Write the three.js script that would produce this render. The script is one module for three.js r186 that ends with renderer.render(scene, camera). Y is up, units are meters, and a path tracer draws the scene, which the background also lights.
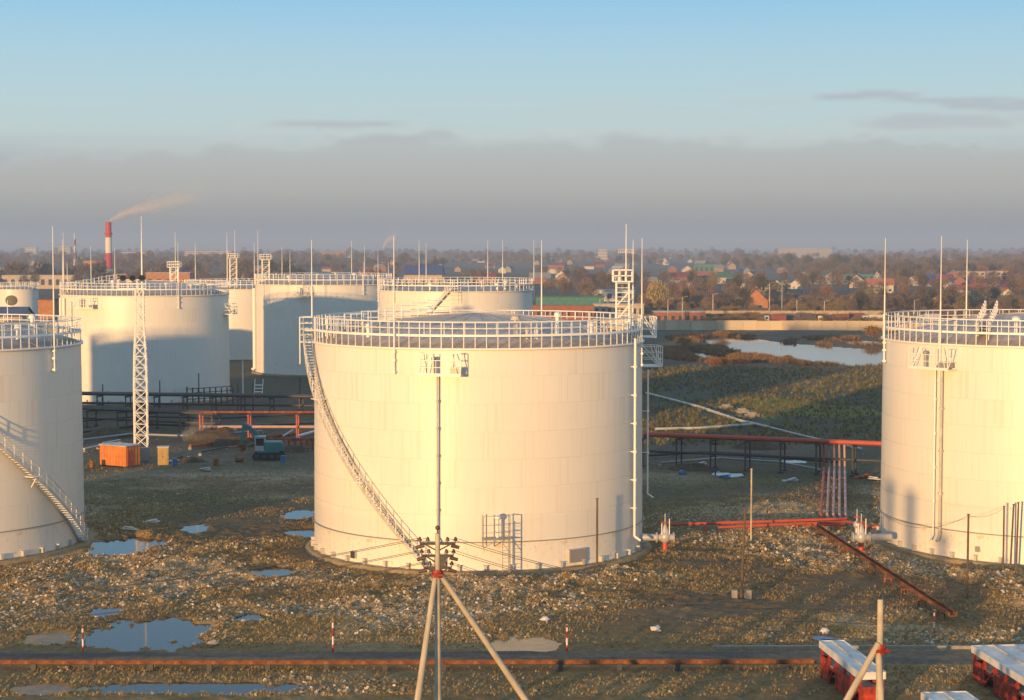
import * as THREE from 'three';
import { mergeGeometries, mergeVertices } from 'three/addons/utils/BufferGeometryUtils.js';

// ------------------------------------------------------------------ camera, sky, sun, exposure
const scene = new THREE.Scene();
const EXPOSURE = 1.36, EYE = 26, FOCAL = 1800, HORIZON = 247;                 // metres above ground, focal length and horizon row in pixels
const PITCH = Math.atan((350 - HORIZON) / FOCAL);
const camera = new THREE.PerspectiveCamera(2 * Math.atan(350 / FOCAL) * 180 / Math.PI, 1024 / 700, 0.5, 40000);
camera.position.set(0, EYE, 0);
camera.rotation.set(-PITCH, 0, 0);
scene.add(camera);

function hash2(i, j) { let h = Math.imul(i, 374761393) + Math.imul(j, 668265263) | 0; h = Math.imul(h ^ (h >>> 13), 1274126177); return ((h ^ (h >>> 16)) >>> 0) / 4294967296; }
function vnoise(x, y) {
  const i = Math.floor(x), j = Math.floor(y); let u = x - i, v = y - j; u = u * u * (3 - 2 * u); v = v * v * (3 - 2 * v);
  const a = hash2(i, j), b = hash2(i + 1, j), c = hash2(i, j + 1), d = hash2(i + 1, j + 1);
  return a + (b - a) * u + (c - a) * v + (a - b - c + d) * u * v;
}
function fbm(x, y, n = 4) { let s = 0, a = 0.5, t = 0; for (let k = 0; k < n; k++) { s += a * vnoise(x, y); t += a; a *= 0.5; x = x * 2.03 + 17.1; y = y * 2.03 - 9.7; } return s / t; }
const clamp = (x, a = 0, b = 1) => Math.min(b, Math.max(a, x)), sstep = (a, b, x) => { const t = clamp((x - a) / (b - a)); return t * t * (3 - 2 * t); }, mix = (a, b, t) => a + (b - a) * t;
const mix3 = (p, q, t) => [mix(p[0], q[0], t), mix(p[1], q[1], t), mix(p[2], q[2], t)];
const lin = (r, g, b) => [r, g, b].map((v) => { v /= 255; return v <= 0.04045 ? v / 12.92 : Math.pow((v + 0.055) / 1.055, 2.4); });

const WISPS = [[-5.8, 3.85, 3.2, 0.14, 0.8], [-7.6, 3.7, 1.6, 0.09, 0.5], [3.0, 4.6, 1.4, 0.10, 0.38], [7.9, 4.55, 1.7, 0.09, 0.5], [11.0, 4.68, 2.4, 0.13, 0.85], [13.6, 4.5, 2.6, 0.13, 0.8], [15.6, 4.3, 3.0, 0.19, 0.8], [13.2, 3.8, 3.6, 0.36, 0.75], [17.5, 3.9, 3.4, 0.3, 0.6], [-12, 3.1, 3.6, 0.16, 0.45]];   // thin cloud streaks: azimuth, elevation, half length, half height, strength
function skyTexture() {                                       // clear blue evening sky over a flat grey cloud bank that lies along the whole horizon
  const W = 4096, H = 2048, data = new Float32Array(W * H * 4);
  const ramp = [[-90, lin(120, 120, 124)], [-1, lin(112, 122, 138)], [0.0, lin(118, 134, 157)], [1.0, lin(156, 157, 161)], [2.6, lin(178, 186, 190)], [3.6, lin(196, 214, 214)], [4.6, lin(189, 216, 221)], [6.2, lin(174, 212, 229)], [7.8, lin(151, 203, 235)], [14, lin(156, 194, 222)], [30, lin(156, 184, 209)], [90, lin(148, 171, 197)]];
  const bank = [[-90, lin(112, 118, 126)], [0, lin(118, 134, 157)], [0.4, lin(132, 143, 155)], [1.0, lin(160, 162, 160)], [1.8, lin(182, 182, 176)], [3.2, lin(188, 194, 194)], [4.4, lin(177, 188, 196)], [9, lin(180, 196, 206)]];
  const look = (r, e) => { let k = 0; while (k < r.length - 2 && e > r[k + 1][0]) k++; return mix3(r[k][1], r[k + 1][1], clamp((e - r[k][0]) / (r[k + 1][0] - r[k][0]))); };
  for (let j = 0; j < H; j++) {
    const el = ((j + 0.5) / H - 0.5) * 180, clear = look(ramp, el), grey = look(bank, el);
    for (let i = 0; i < W; i++) {
      const az = ((i + 0.5) / W - 0.25) * 360, o = (j * W + i) * 4;                 // degrees to the camera's right of straight ahead
      let c = clear;
      if (el > 0.3 && el < 9) {
        const nx = az * 0.55;
        const top = 2.72 + 0.8 * sstep(-12.5, -4, az) * (1 - 0.55 * sstep(9.5, 13.5, az)) * (1 - sstep(40, 80, Math.abs(az))) + 0.36 * (fbm(nx * 0.3 + 40, 3.3, 4) - 0.5) * 2 + 0.42 * (fbm(nx * 1.6 + 9, el * 2.2, 4) - 0.5) * 2;
        const soft = 0.2 + 1.2 * fbm(nx * 0.5 + 70, 8.2, 2) ** 2;
        let m = 1 - sstep(top - soft * 0.6, top + soft * 0.5, el);
        const wisp = fbm(nx * 0.42 + 11.3, el * 3.1 + 5.2, 5);                       // thin streaks above the bank
        const band = Math.exp(-((el - 4.35) * (el - 4.35)) / 0.55);
        m = Math.max(m, 0.30 * band * sstep(0.52, 0.78, wisp));
        for (const [wa, we, wl, wh, ws] of WISPS) { const da = (az - wa) / wl, de = (el - we - 0.12 * (fbm(az * 0.9 + we, 2.2, 3) - 0.5)) / wh, g = Math.exp(-da * da * 1.2 - de * de); if (g > 0.02) m = Math.max(m, ws * sstep(0.12, 0.75, g * (0.55 + 0.9 * fbm(az * 0.8 + 3, el * 4 + wa, 4)))); }
        c = mix3(clear, grey, m);
        const edge = sstep(0.02, 0.4, m) * (1 - sstep(0.4, 0.98, m)) * 0.10;          // sunlit upper fringe of the cloud
        c = [c[0] * (1 + edge), c[1] * (1 + edge * 0.8), c[2] * (1 + edge * 0.55)];
      }
      data[o] = c[0] / EXPOSURE; data[o + 1] = c[1] / EXPOSURE; data[o + 2] = c[2] / EXPOSURE; data[o + 3] = 1;
    }
  }
  const t = new THREE.DataTexture(data, W, H, THREE.RGBAFormat, THREE.FloatType);
  t.mapping = THREE.EquirectangularReflectionMapping; t.magFilter = THREE.LinearFilter; t.minFilter = THREE.LinearFilter; t.wrapS = THREE.RepeatWrapping; t.needsUpdate = true;
  return t;
}
const sky = skyTexture();
scene.background = sky; scene.environment = sky;

const SUN_AZ = 26 * Math.PI / 180, SUN_EL = 4.25 * Math.PI / 180;     // light travels forward and 26 degrees to the right, very low
const sun = new THREE.DirectionalLight(new THREE.Color().setRGB(1, 0.56, 0.20), 5);
sun.position.set(-Math.sin(SUN_AZ) * Math.cos(SUN_EL), Math.sin(SUN_EL), Math.cos(SUN_AZ) * Math.cos(SUN_EL)).multiplyScalar(600).add(new THREE.Vector3(0, 0, -260));
sun.target.position.set(0, 0, -260);
sun.castShadow = true; sun.shadow.radius = 1.3; sun.shadow.mapSize.set(4096, 4096);
Object.assign(sun.shadow.camera, { left: -420, right: 420, top: 140, bottom: -140, near: 1, far: 1500 });
scene.add(sun, sun.target);
scene.fog = new THREE.FogExp2(new THREE.Color(0.58, 0.75, 1.0), 0.00022);

const renderer = new THREE.WebGLRenderer({ antialias: true });
renderer.setSize(1024, 700);
renderer.toneMapping = THREE.LinearToneMapping;
renderer.toneMappingExposure = EXPOSURE;
renderer.shadowMap.enabled = true;

// ------------------------------------------------------------------ helpers
let seed = 12345;
const rnd = () => { seed = (Math.imul(seed, 1664525) + 1013904223) | 0; return (seed >>> 0) / 4294967296; };
const rr = (a, b) => a + (b - a) * rnd();
const pick = (a) => a[Math.floor(rnd() * a.length)];
const V3 = (x, y, z) => new THREE.Vector3(x, y, z);
function ground(px, py, h = 0) {                              // the point of the level plane at height h seen at a pixel: [x, depth]
  const a = (px - 512) / FOCAL, b = -(py - 350) / FOCAL, c = Math.cos(PITCH), s = Math.sin(PITCH);
  const dy = b * c - s, dz = -c - b * s, t = (h - EYE) / dy;
  return [a * t, -dz * t];
}
const xAt = (px, d) => (px - 512) / FOCAL * d;                // sideways position of a pixel column at a depth
const yAt = (py, d) => EYE - (py - HORIZON) / FOCAL * d;      // height of a pixel row at a depth
const names = {};
function numbered(n) { const k = names[n] = (names[n] ?? -1) + 1; return k ? `${n}_${String(k).padStart(3, '0')}` : n; }
function tag(o, label, category, group, kind) { o.userData.label = label; o.userData.category = category; if (group) o.userData.group = group; if (kind) o.userData.kind = kind; return o; }
function thing(name, label, category, x, y, d, turn = 0, group) { const o = new THREE.Group(); o.name = numbered(name); o.position.set(x, y, -d); o.rotation.y = turn; scene.add(o); return tag(o, label, category, group); }
function copyOf(o, name) { const c = o.clone(); c.userData = { ...o.userData }; c.name = numbered(name ?? o.name.replace(/_\d\d\d$/, '')); scene.add(c); return c; }
function meshOf(name, g, m, parent) { const o = new THREE.Mesh(g, m); o.name = parent === scene ? numbered(name) : name; o.castShadow = o.receiveShadow = true; parent.add(o); return o; }
function boxUV(g, s = 1) {                                    // texture coordinates in metres, from the face's own direction
  const p = g.attributes.position, n = g.attributes.normal, uv = new Float32Array(p.count * 2);
  for (let i = 0; i < p.count; i++) {
    const ax = Math.abs(n.getX(i)), ay = Math.abs(n.getY(i)), az = Math.abs(n.getZ(i));
    const [u, v] = ay > ax && ay > az ? [p.getX(i), p.getZ(i)] : ax > az ? [p.getZ(i), p.getY(i)] : [p.getX(i), p.getY(i)];
    uv[2 * i] = u * s; uv[2 * i + 1] = v * s;
  }
  g.setAttribute('uv', new THREE.BufferAttribute(uv, 2)); return g;
}
class MB {
  constructor() { this.g = []; }
  add(g, m) { if (m) g.applyMatrix4(m); if (!g.index) g = mergeVertices(g); for (const k of Object.keys(g.attributes)) if (!['position', 'normal', 'uv'].includes(k)) g.deleteAttribute(k); this.g.push(g); return this; }
  box(x, y, z, sx, sy, sz, ry = 0, rx = 0, rz = 0) { return this.add(new THREE.BoxGeometry(sx, sy, sz), new THREE.Matrix4().compose(V3(x, y, z), new THREE.Quaternion().setFromEuler(new THREE.Euler(rx, ry, rz)), V3(1, 1, 1))); }
  bar(a, b, w, h = w) {
    const A = V3(...a), B = V3(...b), d = B.clone().sub(A), L = d.length(); d.normalize();
    const up = Math.abs(d.y) > 0.98 ? V3(0, 0, 1) : V3(0, 1, 0), x = d.clone().cross(up).normalize(), y = x.clone().cross(d).normalize();
    return this.add(new THREE.BoxGeometry(w, h, L), new THREE.Matrix4().makeBasis(x, y, d.clone().negate()).setPosition(A.add(B).multiplyScalar(0.5)));
  }
  cyl(a, b, r0, r1 = r0, n = 8, open = false) {
    const A = V3(...a), B = V3(...b), d = B.clone().sub(A), L = d.length();
    return this.add(new THREE.CylinderGeometry(r1, r0, L, n, 1, open), new THREE.Matrix4().compose(A.add(B).multiplyScalar(0.5), new THREE.Quaternion().setFromUnitVectors(V3(0, 1, 0), d.normalize()), V3(1, 1, 1)));
  }
  tube(pts, r, n = 6, seg) { const c = new THREE.CatmullRomCurve3(pts.map((p) => V3(...p)), false, 'centripetal'); return this.add(new THREE.TubeGeometry(c, seg ?? pts.length * 4, r, n, false)); }
  pipe(pts, r, n = 8) { for (let k = 0; k + 1 < pts.length; k++) { this.cyl(pts[k], pts[k + 1], r, r, n); if (k) this.ball(pts[k], r * 1.04, n); } return this; }
  ball(p, r, n = 8, sy = 1) { return this.add(new THREE.SphereGeometry(r, n, Math.max(5, n - 2)), new THREE.Matrix4().compose(V3(...p), new THREE.Quaternion(), V3(1, sy, 1))); }
  lathe(profile, n = 48, t0 = 0, tl = Math.PI * 2) { return this.add(new THREE.LatheGeometry(profile.map(([r, y]) => new THREE.Vector2(r, y)), n, t0, tl)); }
  prism(outline, depth, m) { const g = new THREE.ExtrudeGeometry(new THREE.Shape(outline.map(([x, y]) => new THREE.Vector2(x, y))), { depth, bevelEnabled: false }); g.translate(0, 0, -depth / 2); return this.add(g, m); }
  geo(scaleUV = 1) { const g = this.g.length > 1 ? mergeGeometries(this.g) : this.g[0]; return boxUV(g, scaleUV); }
  build(name, mat, parent = scene) { return meshOf(name, this.geo(), mat, parent); }
}

// ------------------------------------------------------------------ materials (colours are linear base colours)
function tileNoise(size, cells, octaves, s0) {               // value noise that repeats after one tile
  const out = new Float32Array(size * size); let amp = 1, tot = 0;
  for (let o = 0; o < octaves; o++) {
    const c = cells << o;
    for (let j = 0; j < size; j++) for (let i = 0; i < size; i++) {
      const x = i / size * c, y = j / size * c, xi = Math.floor(x), yi = Math.floor(y); let u = x - xi, v = y - yi; u = u * u * (3 - 2 * u); v = v * v * (3 - 2 * v);
      const h = (p, q) => hash2((p % c) + 101 * o + s0, (q % c) + 57 * o + s0 * 3), a = h(xi, yi), b = h(xi + 1, yi), d = h(xi, yi + 1), e = h(xi + 1, yi + 1);
      out[j * size + i] += amp * (a + (b - a) * u + (d - a) * v + (a - b - d + e) * u * v);
    }
    tot += amp; amp *= 0.62;
  }
  return out.map((v) => v / tot);
}
function texOf(size, fn, srgb, rx, ry, h = size) {
  const d = new Uint8Array(size * h * 4);
  for (let j = 0; j < h; j++) for (let i = 0; i < size; i++) { const c = fn(i, j), o = (j * size + i) * 4; d[o] = clamp(c[0]) * 255; d[o + 1] = clamp(c[1]) * 255; d[o + 2] = clamp(c[2]) * 255; d[o + 3] = 255; }
  const t = new THREE.DataTexture(d, size, h, THREE.RGBAFormat); t.wrapS = t.wrapT = THREE.RepeatWrapping; t.magFilter = THREE.LinearFilter; t.minFilter = THREE.LinearMipmapLinearFilter; t.generateMipmaps = true;
  if (srgb) t.colorSpace = THREE.SRGBColorSpace; t.repeat.set(rx, ry); t.needsUpdate = true; return t;
}
const N1 = tileNoise(512, 8, 6, 3), N2 = tileNoise(512, 24, 4, 11);
const grain = texOf(512, (i, j) => { const v = 0.84 + 0.16 * clamp((N1[j * 512 + i] - 0.25) * 1.9); return [v, v, v]; }, true, 1 / 5, 1 / 5);
const soilMap = texOf(512, (i, j) => { const a = N1[j * 512 + i], b = N2[j * 512 + i], v = 0.70 + 0.30 * clamp((a * 0.6 + b * 0.4 - 0.3) * 2.6); return [v, v * (0.98 + 0.02 * b), v * (0.94 + 0.06 * a)]; }, true, 1 / 3.7, 1 / 3.7);
const soilBump = texOf(512, (i, j) => { const v = clamp((N1[j * 512 + i] * 0.55 + N2[j * 512 + i] * 0.45 - 0.25) * 2); return [v, v, v]; }, false, 1 / 3.7, 1 / 3.7);
const rustMap = texOf(512, (i, j) => { const a = clamp((N1[j * 512 + i] - 0.3) * 2.4), b = N2[j * 512 + i]; return [0.6 + 0.4 * a, 0.5 + 0.5 * a * (0.7 + 0.3 * b), 0.45 + 0.55 * a * b]; }, true, 1 / 2.3, 1 / 2.3);
const shellMap = texOf(1024, (i, j) => {                      // paint on the tank plates: faint run-off streaks, blotches and rust spots near the bottom weld
  const y = j / 512, s = vnoise(i * 0.11, 4.1) * 0.5 + vnoise(i * 0.43, 9.4) * 0.5, run = Math.max(0, s - 0.58) * vnoise(i * 0.11, y * 5) * 0.5;
  const blot = N1[(j % 512) * 512 + (i % 512)], patch = vnoise(Math.floor(i / 85) * 3.7, Math.floor(y * 8) * 5.1);
  const spot = y < 0.14 ? Math.max(0, N2[(j * 2 % 512) * 512 + (i * 2 % 512)] - 0.66) * 2.2 : 0;
  const v = 0.975 - run * 0.22 - 0.03 * Math.abs(blot - 0.5) + 0.008 * (patch - 0.5);
  return [v - spot * 0.1, v - 0.006 - run * 0.25 - spot * 0.35, v - 0.02 - run * 0.5 - spot * 0.6];
}, true, 1, 1, 512);
const C = (r, g, b) => new THREE.Color().setRGB(r, g, b);
const std = (r, g, b, rough = 0.7, extra = {}) => new THREE.MeshStandardMaterial({ color: C(r, g, b), roughness: rough, ...extra });
const M = {
  shell: [0, 1, 2].map((k) => std(0.80 - 0.006 * k, 0.785 - 0.007 * k, 0.74 - 0.008 * k, 0.42, { map: shellMap })),
  paint: std(0.80, 0.79, 0.75, 0.45), paintOld: std(0.62, 0.60, 0.55, 0.6, { map: grain }), roof: std(0.56, 0.50, 0.45, 0.75, { map: grain }),
  steel: std(0.30, 0.30, 0.30, 0.5, { metalness: 0.3 }), darkSteel: std(0.055, 0.052, 0.05, 0.6), deck: std(0.42, 0.41, 0.39, 0.7, { map: grain }),
  concrete: std(0.42, 0.38, 0.31, 0.9, { map: grain }), foundation: std(0.44, 0.34, 0.19, 0.95, { map: soilMap }), poleConcrete: std(0.56, 0.49, 0.37, 0.9, { map: grain }),
  rust: std(0.36, 0.17, 0.075, 0.85, { map: rustMap }), red: std(0.62, 0.075, 0.045, 0.6, { map: rustMap }), orange: std(0.58, 0.17, 0.04, 0.65, { map: rustMap }), pinkPipe: std(0.55, 0.36, 0.33, 0.6, { map: grain }), redPipe: std(0.55, 0.10, 0.05, 0.6, { map: grain }),
  darkPipe: std(0.085, 0.075, 0.07, 0.6, { map: grain }), silver: std(0.55, 0.55, 0.55, 0.45, { map: grain, metalness: 0.2 }), wood: std(0.16, 0.11, 0.065, 0.9, { map: grain }), insulator: std(0.10, 0.06, 0.04, 0.3),
  wire: std(0.10, 0.10, 0.10, 0.5, { metalness: 0.4 }), white: std(0.78, 0.77, 0.74, 0.6, { map: grain }), black: std(0.02, 0.02, 0.02, 0.5), glass: std(0.03, 0.04, 0.05, 0.08), rubber: std(0.03, 0.03, 0.03, 0.9),
  cabin: std(0.72, 0.25, 0.06, 0.6, { map: grain }), earth: std(0.11, 0.08, 0.045, 0.95, { map: soilMap, bumpMap: soilBump, bumpScale: 0.05 }), teal: std(0.05, 0.24, 0.24, 0.5, { map: grain }), blue: std(0.06, 0.16, 0.34, 0.5),
  asphalt: std(0.135, 0.122, 0.10, 0.9, { map: soilMap, bumpMap: soilBump, bumpScale: 0.012 }), kerb: std(0.38, 0.35, 0.30, 0.9, { map: grain }),
};

// ------------------------------------------------------------------ the ground
const TANKS = { main: [-2.91, 156.0, 14.25], west: [-52.2, 157.0, 14.25], east: [47.0, 157.6, 14.25], second: [-63, 309, 14.25], third: [-39.2, 375, 14.25], fourth: [-10.4, 330, 14.25] };
const flats = [TANKS.main, TANKS.west, TANKS.east];
const ROAD = [110.9, 114.9];
const wet = [                                                  // puddles: pixel centre and half sizes, then how muddy
  [143, 633, 62, 15, 0], [193, 687, 104, 6, 0], [524, 644.5, 37, 7.5, 1], [303, 532, 19, 5, 0], [300, 514, 14, 4, 0], [268, 572, 24, 6, 0], [107, 611, 16, 5, 0], [44, 638, 26, 6, 1], [40, 689, 30, 5, 1],
  [126, 546, 36, 9, 0], [196, 528, 14, 4, 0], [729, 474, 15, 2.6, 0], [712, 470, 8, 1.6, 0], [823, 636, 11, 4, 0], [250, 618, 16, 4, 0], [795, 461, 12, 1.5, 0],
].map(([px, py, rx, ry, mud]) => { const [x, d] = ground(px, py), k = (py - HORIZON); return { x, d, rx: rx / FOCAL * d, rd: ry * 46800 / (k * k), mud }; });
const pondPx = [[[697, 339], [722, 336], [748, 338], [772, 341], [800, 344], [832, 346], [862, 348], [930, 352], [960, 362], [884, 366], [850, 366], [815, 364], [790, 361], [772, 357], [752, 354], [735, 351], [715, 346]], [[686, 350], [702, 351], [722, 356], [726, 361], [706, 360], [692, 355]], [[836, 339], [856, 340], [880, 342], [930, 345], [930, 348], [885, 347], [852, 344]]];
const ponds = pondPx.map((p) => p.map(([a, b]) => ground(a, b)));
function edgeDistance(poly, x, d) {                            // negative inside
  let best = 1e9, inside = false;
  for (let i = 0, j = poly.length - 1; i < poly.length; j = i++) {
    const [ax, ad] = poly[j], [bx, bd] = poly[i], t = clamp(((x - ax) * (bx - ax) + (d - ad) * (bd - ad)) / ((bx - ax) ** 2 + (bd - ad) ** 2)), ex = x - ax - t * (bx - ax), ed = d - ad - t * (bd - ad);
    best = Math.min(best, Math.hypot(ex, ed));
    if ((ad > d) !== (bd > d) && x < (bx - ax) * (d - ad) / (bd - ad) + ax) inside = !inside;
  }
  return inside ? -best : best;
}
function pondDistance(x, d) { if (d < 390 || d > 560 || x < 30 || x > 190) return 99; let b = 99; for (const p of ponds) b = Math.min(b, edgeDistance(p, x, d)); return b; }
function wetness(x, d) { let w = 0; for (const p of wet) { const ex = (x - p.x) / p.rx, ed = (d - p.d) / p.rd, e = ex * ex + ed * ed; if (e < 4) w = Math.max(w, 1 - sstep(0.55, 1.5, e + 1.7 * (fbm(x * 0.55 + 5, d * 0.4, 4) - 0.5) + 1.5 * (fbm(x * 1.9 + 9, d * 1.3, 3) - 0.5))); } return w; }
const ground_zone = (x, d) => { let z = fbm(x * 0.055 + 8.4, d * 0.085 + 2.2, 4); for (const [tx, td, R] of flats) { const e = Math.hypot(x - tx, d - td) - R - 4; if (e < 14) z += 0.09 * Math.exp(-e * e / 22); } return z; };   // high: broken stone and straw, low: bare mud
const ruts = (x, d) => { let m = 0; for (const [c, a, f, p] of [[118.6, 0.8, 0.11, 0.4], [127, 3.4, 0.06, 1.3], [138, 5.5, 0.045, 4.2]]) { const e = d - c - a * Math.sin(x * f + p); for (const o of [-0.95, 0.95]) m = Math.max(m, Math.exp(-((e - o) ** 2) / 0.09)); } return m; };
function roughness(x, d) {
  let r = sstep(115.6, 119, d) * (1 - 0.7 * sstep(165, 215, d)) * (1 - sstep(500, 900, d));
  r = Math.max(r, 0.6 * (1 - sstep(106.5, 108.4, d)));
  r *= 1 - sstep(60, 75, Math.abs(x) - Math.max(0, d - 200) * 0.3);
  for (const [tx, td, R] of flats) r *= sstep(R + 1.0, R + 3.2, Math.hypot(x - tx, d - td));
  const band = sstep(122, 130, d + 9 * (fbm(x * 0.04 + 3, d * 0.05, 2) - 0.5)) * (1 - 0.5 * sstep(168, 190, d));
  return r * mix(0.42, 1, band);
}
function gh(x, d) {
  const r = roughness(x, d); let h = 0;
  if (r > 0.001) {
    h = (fbm(x * 0.075, d * 0.075, 2) - 0.47) * 1.15 + (fbm(x * 0.36 + 4, d * 0.36, 3) - 0.48) * 0.62;
    const c = fbm(x * 1.25 + 20, d * 1.25, 3); h += (c - 0.45) * 0.40 + Math.max(0, c - 0.56) * 0.5; h *= r * mix(0.68, 1.05, sstep(0.40, 0.55, ground_zone(x, d))); if (d < 160) h -= 0.16 * r * ruts(x, d); if (h < -0.03) h = -0.03 + (h + 0.03) * 0.12;
  }
  if (d < 260) { const w = wetness(x, d); if (w > 0) h = mix(h, -0.22, w); }
  else if (d > 385 && d < 565) { const p = pondDistance(x, d) + 3.2 * (fbm(x * 0.16, d * 0.16, 2) - 0.5); h = mix(-0.7, h + 0.14, sstep(-0.8, 0.9, p)); }
  return h;
}
function soilColour(x, d) {
  const a = fbm(x * 0.06 + 2, d * 0.06, 3), b = fbm(x * 0.42 + 31, d * 0.42, 4), c = vnoise(x * 2.3, d * 2.3), e = vnoise(x * 5.1 + 7, d * 5.1);
  const near = 1 - sstep(160, 235, d + 70 * (a - 0.5) + 16 * (b - 0.5)), z = d < 240 ? ground_zone(x, d) : 0.5;
  let k = mix3([0.29, 0.18, 0.06], [0.52, 0.37, 0.165], clamp(0.1 + (b - 0.36) * 2.2 + (c - 0.5) * 0.6));
  k = mix3(k, [0.54, 0.44, 0.29], sstep(0.54, 0.70, b * 0.6 + e * 0.4) * 0.8);                              // broken stone and dry clods
  k = mix3(k, [0.28, 0.20, 0.055], sstep(0.47, 0.62, a + 0.25 * (c - 0.5)) * 0.7);                          // thin winter turf
  k = mix3(k, [0.19, 0.125, 0.055], (1 - sstep(0.38, 0.47, z + 0.12 * (c - 0.5))) * 0.85);                   // bare trodden mud
  k = mix3(k, [0.62, 0.50, 0.32], sstep(0.51, 0.62, z + 0.25 * (b - 0.5)) * 0.85);                            // straw and pale grit
  if (d < 160) k = mix3(k, [0.17, 0.115, 0.055], ruts(x, d) * 0.55);
  if (d < 124) k = mix3(k, [0.28, 0.19, 0.065], (1 - sstep(117, 124, d)) * 0.72);
  if (near < 1) {
    let f = mix3([0.120, 0.090, 0.056], [0.098, 0.100, 0.044], sstep(0.35, 0.6, a)); f = mix3(f, [0.18, 0.13, 0.075], sstep(0.60, 0.78, b) * 0.5);
    if (d > 270 && d < 380 && x > 38) f = mix3(f, [0.30, 0.27, 0.055], sstep(0.38, 0.58, fbm(x * 0.09, d * 0.06 + 8, 3)) * (1 - sstep(300, 318, d)));  // brighter yellow-green paints sunlit grass patches into the field colour
    if (d > 300) f = mix3(f, [0.27, 0.17, 0.085], sstep(318, 335, d) * (1 - sstep(385, 405, d)) * sstep(48, 56, x + 8 * (b - 0.5)) * (0.6 + 0.4 * c));
    if (d > 388) { const p = pondDistance(x, d); f = mix3(f, [0.21, 0.13, 0.060], (1 - sstep(4, 16, p)) * 0.9); }
    const far = sstep(480, 640, d);
    f = mix3(f, mix3([0.10, 0.075, 0.05], [0.16, 0.135, 0.085], sstep(0.4, 0.62, fbm(x * 0.006, d * 0.004, 3))), far);
    k = mix3(f, k, near);
  }
  return k;
}
{
  const rows = [-500, -120, 20, 70, 88, 92]; let d = 92; while (d < 16000) { d += 0.23 + Math.max(0, Math.min(d, 600) - 168) * 0.009 + Math.max(0, d - 600) * 0.03; rows.push(d); }
  const cols = []; for (const k of [14, 6, 3, 1.9, 1.4]) cols.push(-k); const NC = 430; for (let i = 0; i <= NC; i++) cols.push(i / NC * 2 - 1); for (const k of [1.4, 1.9, 3, 6, 14]) cols.push(k);
  const nr = rows.length, nc = cols.length, P = new Float32Array(nr * nc * 3), K = new Float32Array(nr * nc * 3), U = new Float32Array(nr * nc * 2), I = new Uint32Array((nr - 1) * (nc - 1) * 6);
  let o = 0;
  for (let j = 0; j < nr; j++) for (let i = 0; i < nc; i++, o++) {
    const D = rows[j], W = 0.30 * Math.max(95, D) + 8, x = cols[i] * W, in_ = Math.abs(cols[i]) <= 1 && D > 91;
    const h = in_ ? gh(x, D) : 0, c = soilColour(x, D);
    P[3 * o] = x; P[3 * o + 1] = h; P[3 * o + 2] = -D; K.set(c, 3 * o); U[2 * o] = x; U[2 * o + 1] = D;
  }
  o = 0;
  for (let j = 0; j + 1 < nr; j++) for (let i = 0; i + 1 < nc; i++) { const a = j * nc + i; I.set([a, a + 1, a + nc, a + 1, a + nc + 1, a + nc], o); o += 6; }
  const g = new THREE.BufferGeometry();
  g.setAttribute('position', new THREE.BufferAttribute(P, 3)); g.setAttribute('color', new THREE.BufferAttribute(K, 3)); g.setAttribute('uv', new THREE.BufferAttribute(U, 2)); g.setIndex(new THREE.BufferAttribute(I, 1)); g.computeVertexNormals();
  const o2 = meshOf('ground', g, new THREE.MeshStandardMaterial({ vertexColors: true, roughness: 0.95, map: soilMap, bumpMap: soilBump, bumpScale: 0.05 }), scene);
  tag(o2, 'rough brown earth with clods and thin winter turf', 'ground', null, 'structure');
}
const waterMat = new THREE.MeshPhysicalMaterial({ color: C(0.018, 0.02, 0.022), roughness: 0.04, ior: 1.333 });
const mudWater = new THREE.MeshPhysicalMaterial({ color: C(0.34, 0.27, 0.19), roughness: 0.16, ior: 1.333, map: grain });
const puddleAt = ['by the road at the edge of the rubble', 'long and narrow beside the rusty pipeline', 'round and tan between road and central tank', 'at the foot of the central tank', 'small one behind the central tank foot', 'shallow one on the rubble before the central tank', 'small one at the rubble heap edge', 'tan one beside the blue puddle', 'tan one under the rusty pipeline', 'wet patch beside the curved stairway tank', 'shaded one near the rubble heap', 'blue one below the pipe rack', 'thin one below the pipe rack', 'tiny one by the road kerb', 'tiny one beside the large blue puddle', 'thin one under the pipe rack end'];
wet.forEach((p, k) => {
  const pts = []; for (let i = 0; i < 40; i++) { const a = i / 40 * Math.PI * 2, q = 1.6; pts.push(new THREE.Vector2(Math.cos(a) * p.rx * q, Math.sin(a) * p.rd * q)); }
  const g = new THREE.ShapeGeometry(new THREE.Shape(pts)); g.rotateX(-Math.PI / 2); g.translate(p.x, p.mud ? -0.068 : -0.075, -p.d);
  const o = meshOf('puddle', boxUV(g), p.mud ? mudWater : waterMat, scene); tag(o, `${p.mud ? 'muddy' : 'clear'} puddle of standing water, ${puddleAt[k]}`, 'puddle', null, 'structure');
});
ponds.forEach((poly, k) => {
  const cx = poly.reduce((s, p) => s + p[0], 0) / poly.length, cd = poly.reduce((s, p) => s + p[1], 0) / poly.length;
  const pts = poly.map(([x, d]) => new THREE.Vector2(cx + (x - cx) * 1.06, cd + (d - cd) * 1.08)), g = new THREE.ShapeGeometry(new THREE.Shape(pts)); g.rotateX(-Math.PI / 2); g.translate(0, -0.05, 0);
  tag(meshOf('pond', boxUV(g), waterMat, scene), ['long pond with ragged reedy shore before the concrete fence', 'small side pool beside the long pond', 'narrow strip of water behind the long pond'][k], 'pond', null, 'structure');
});
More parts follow.
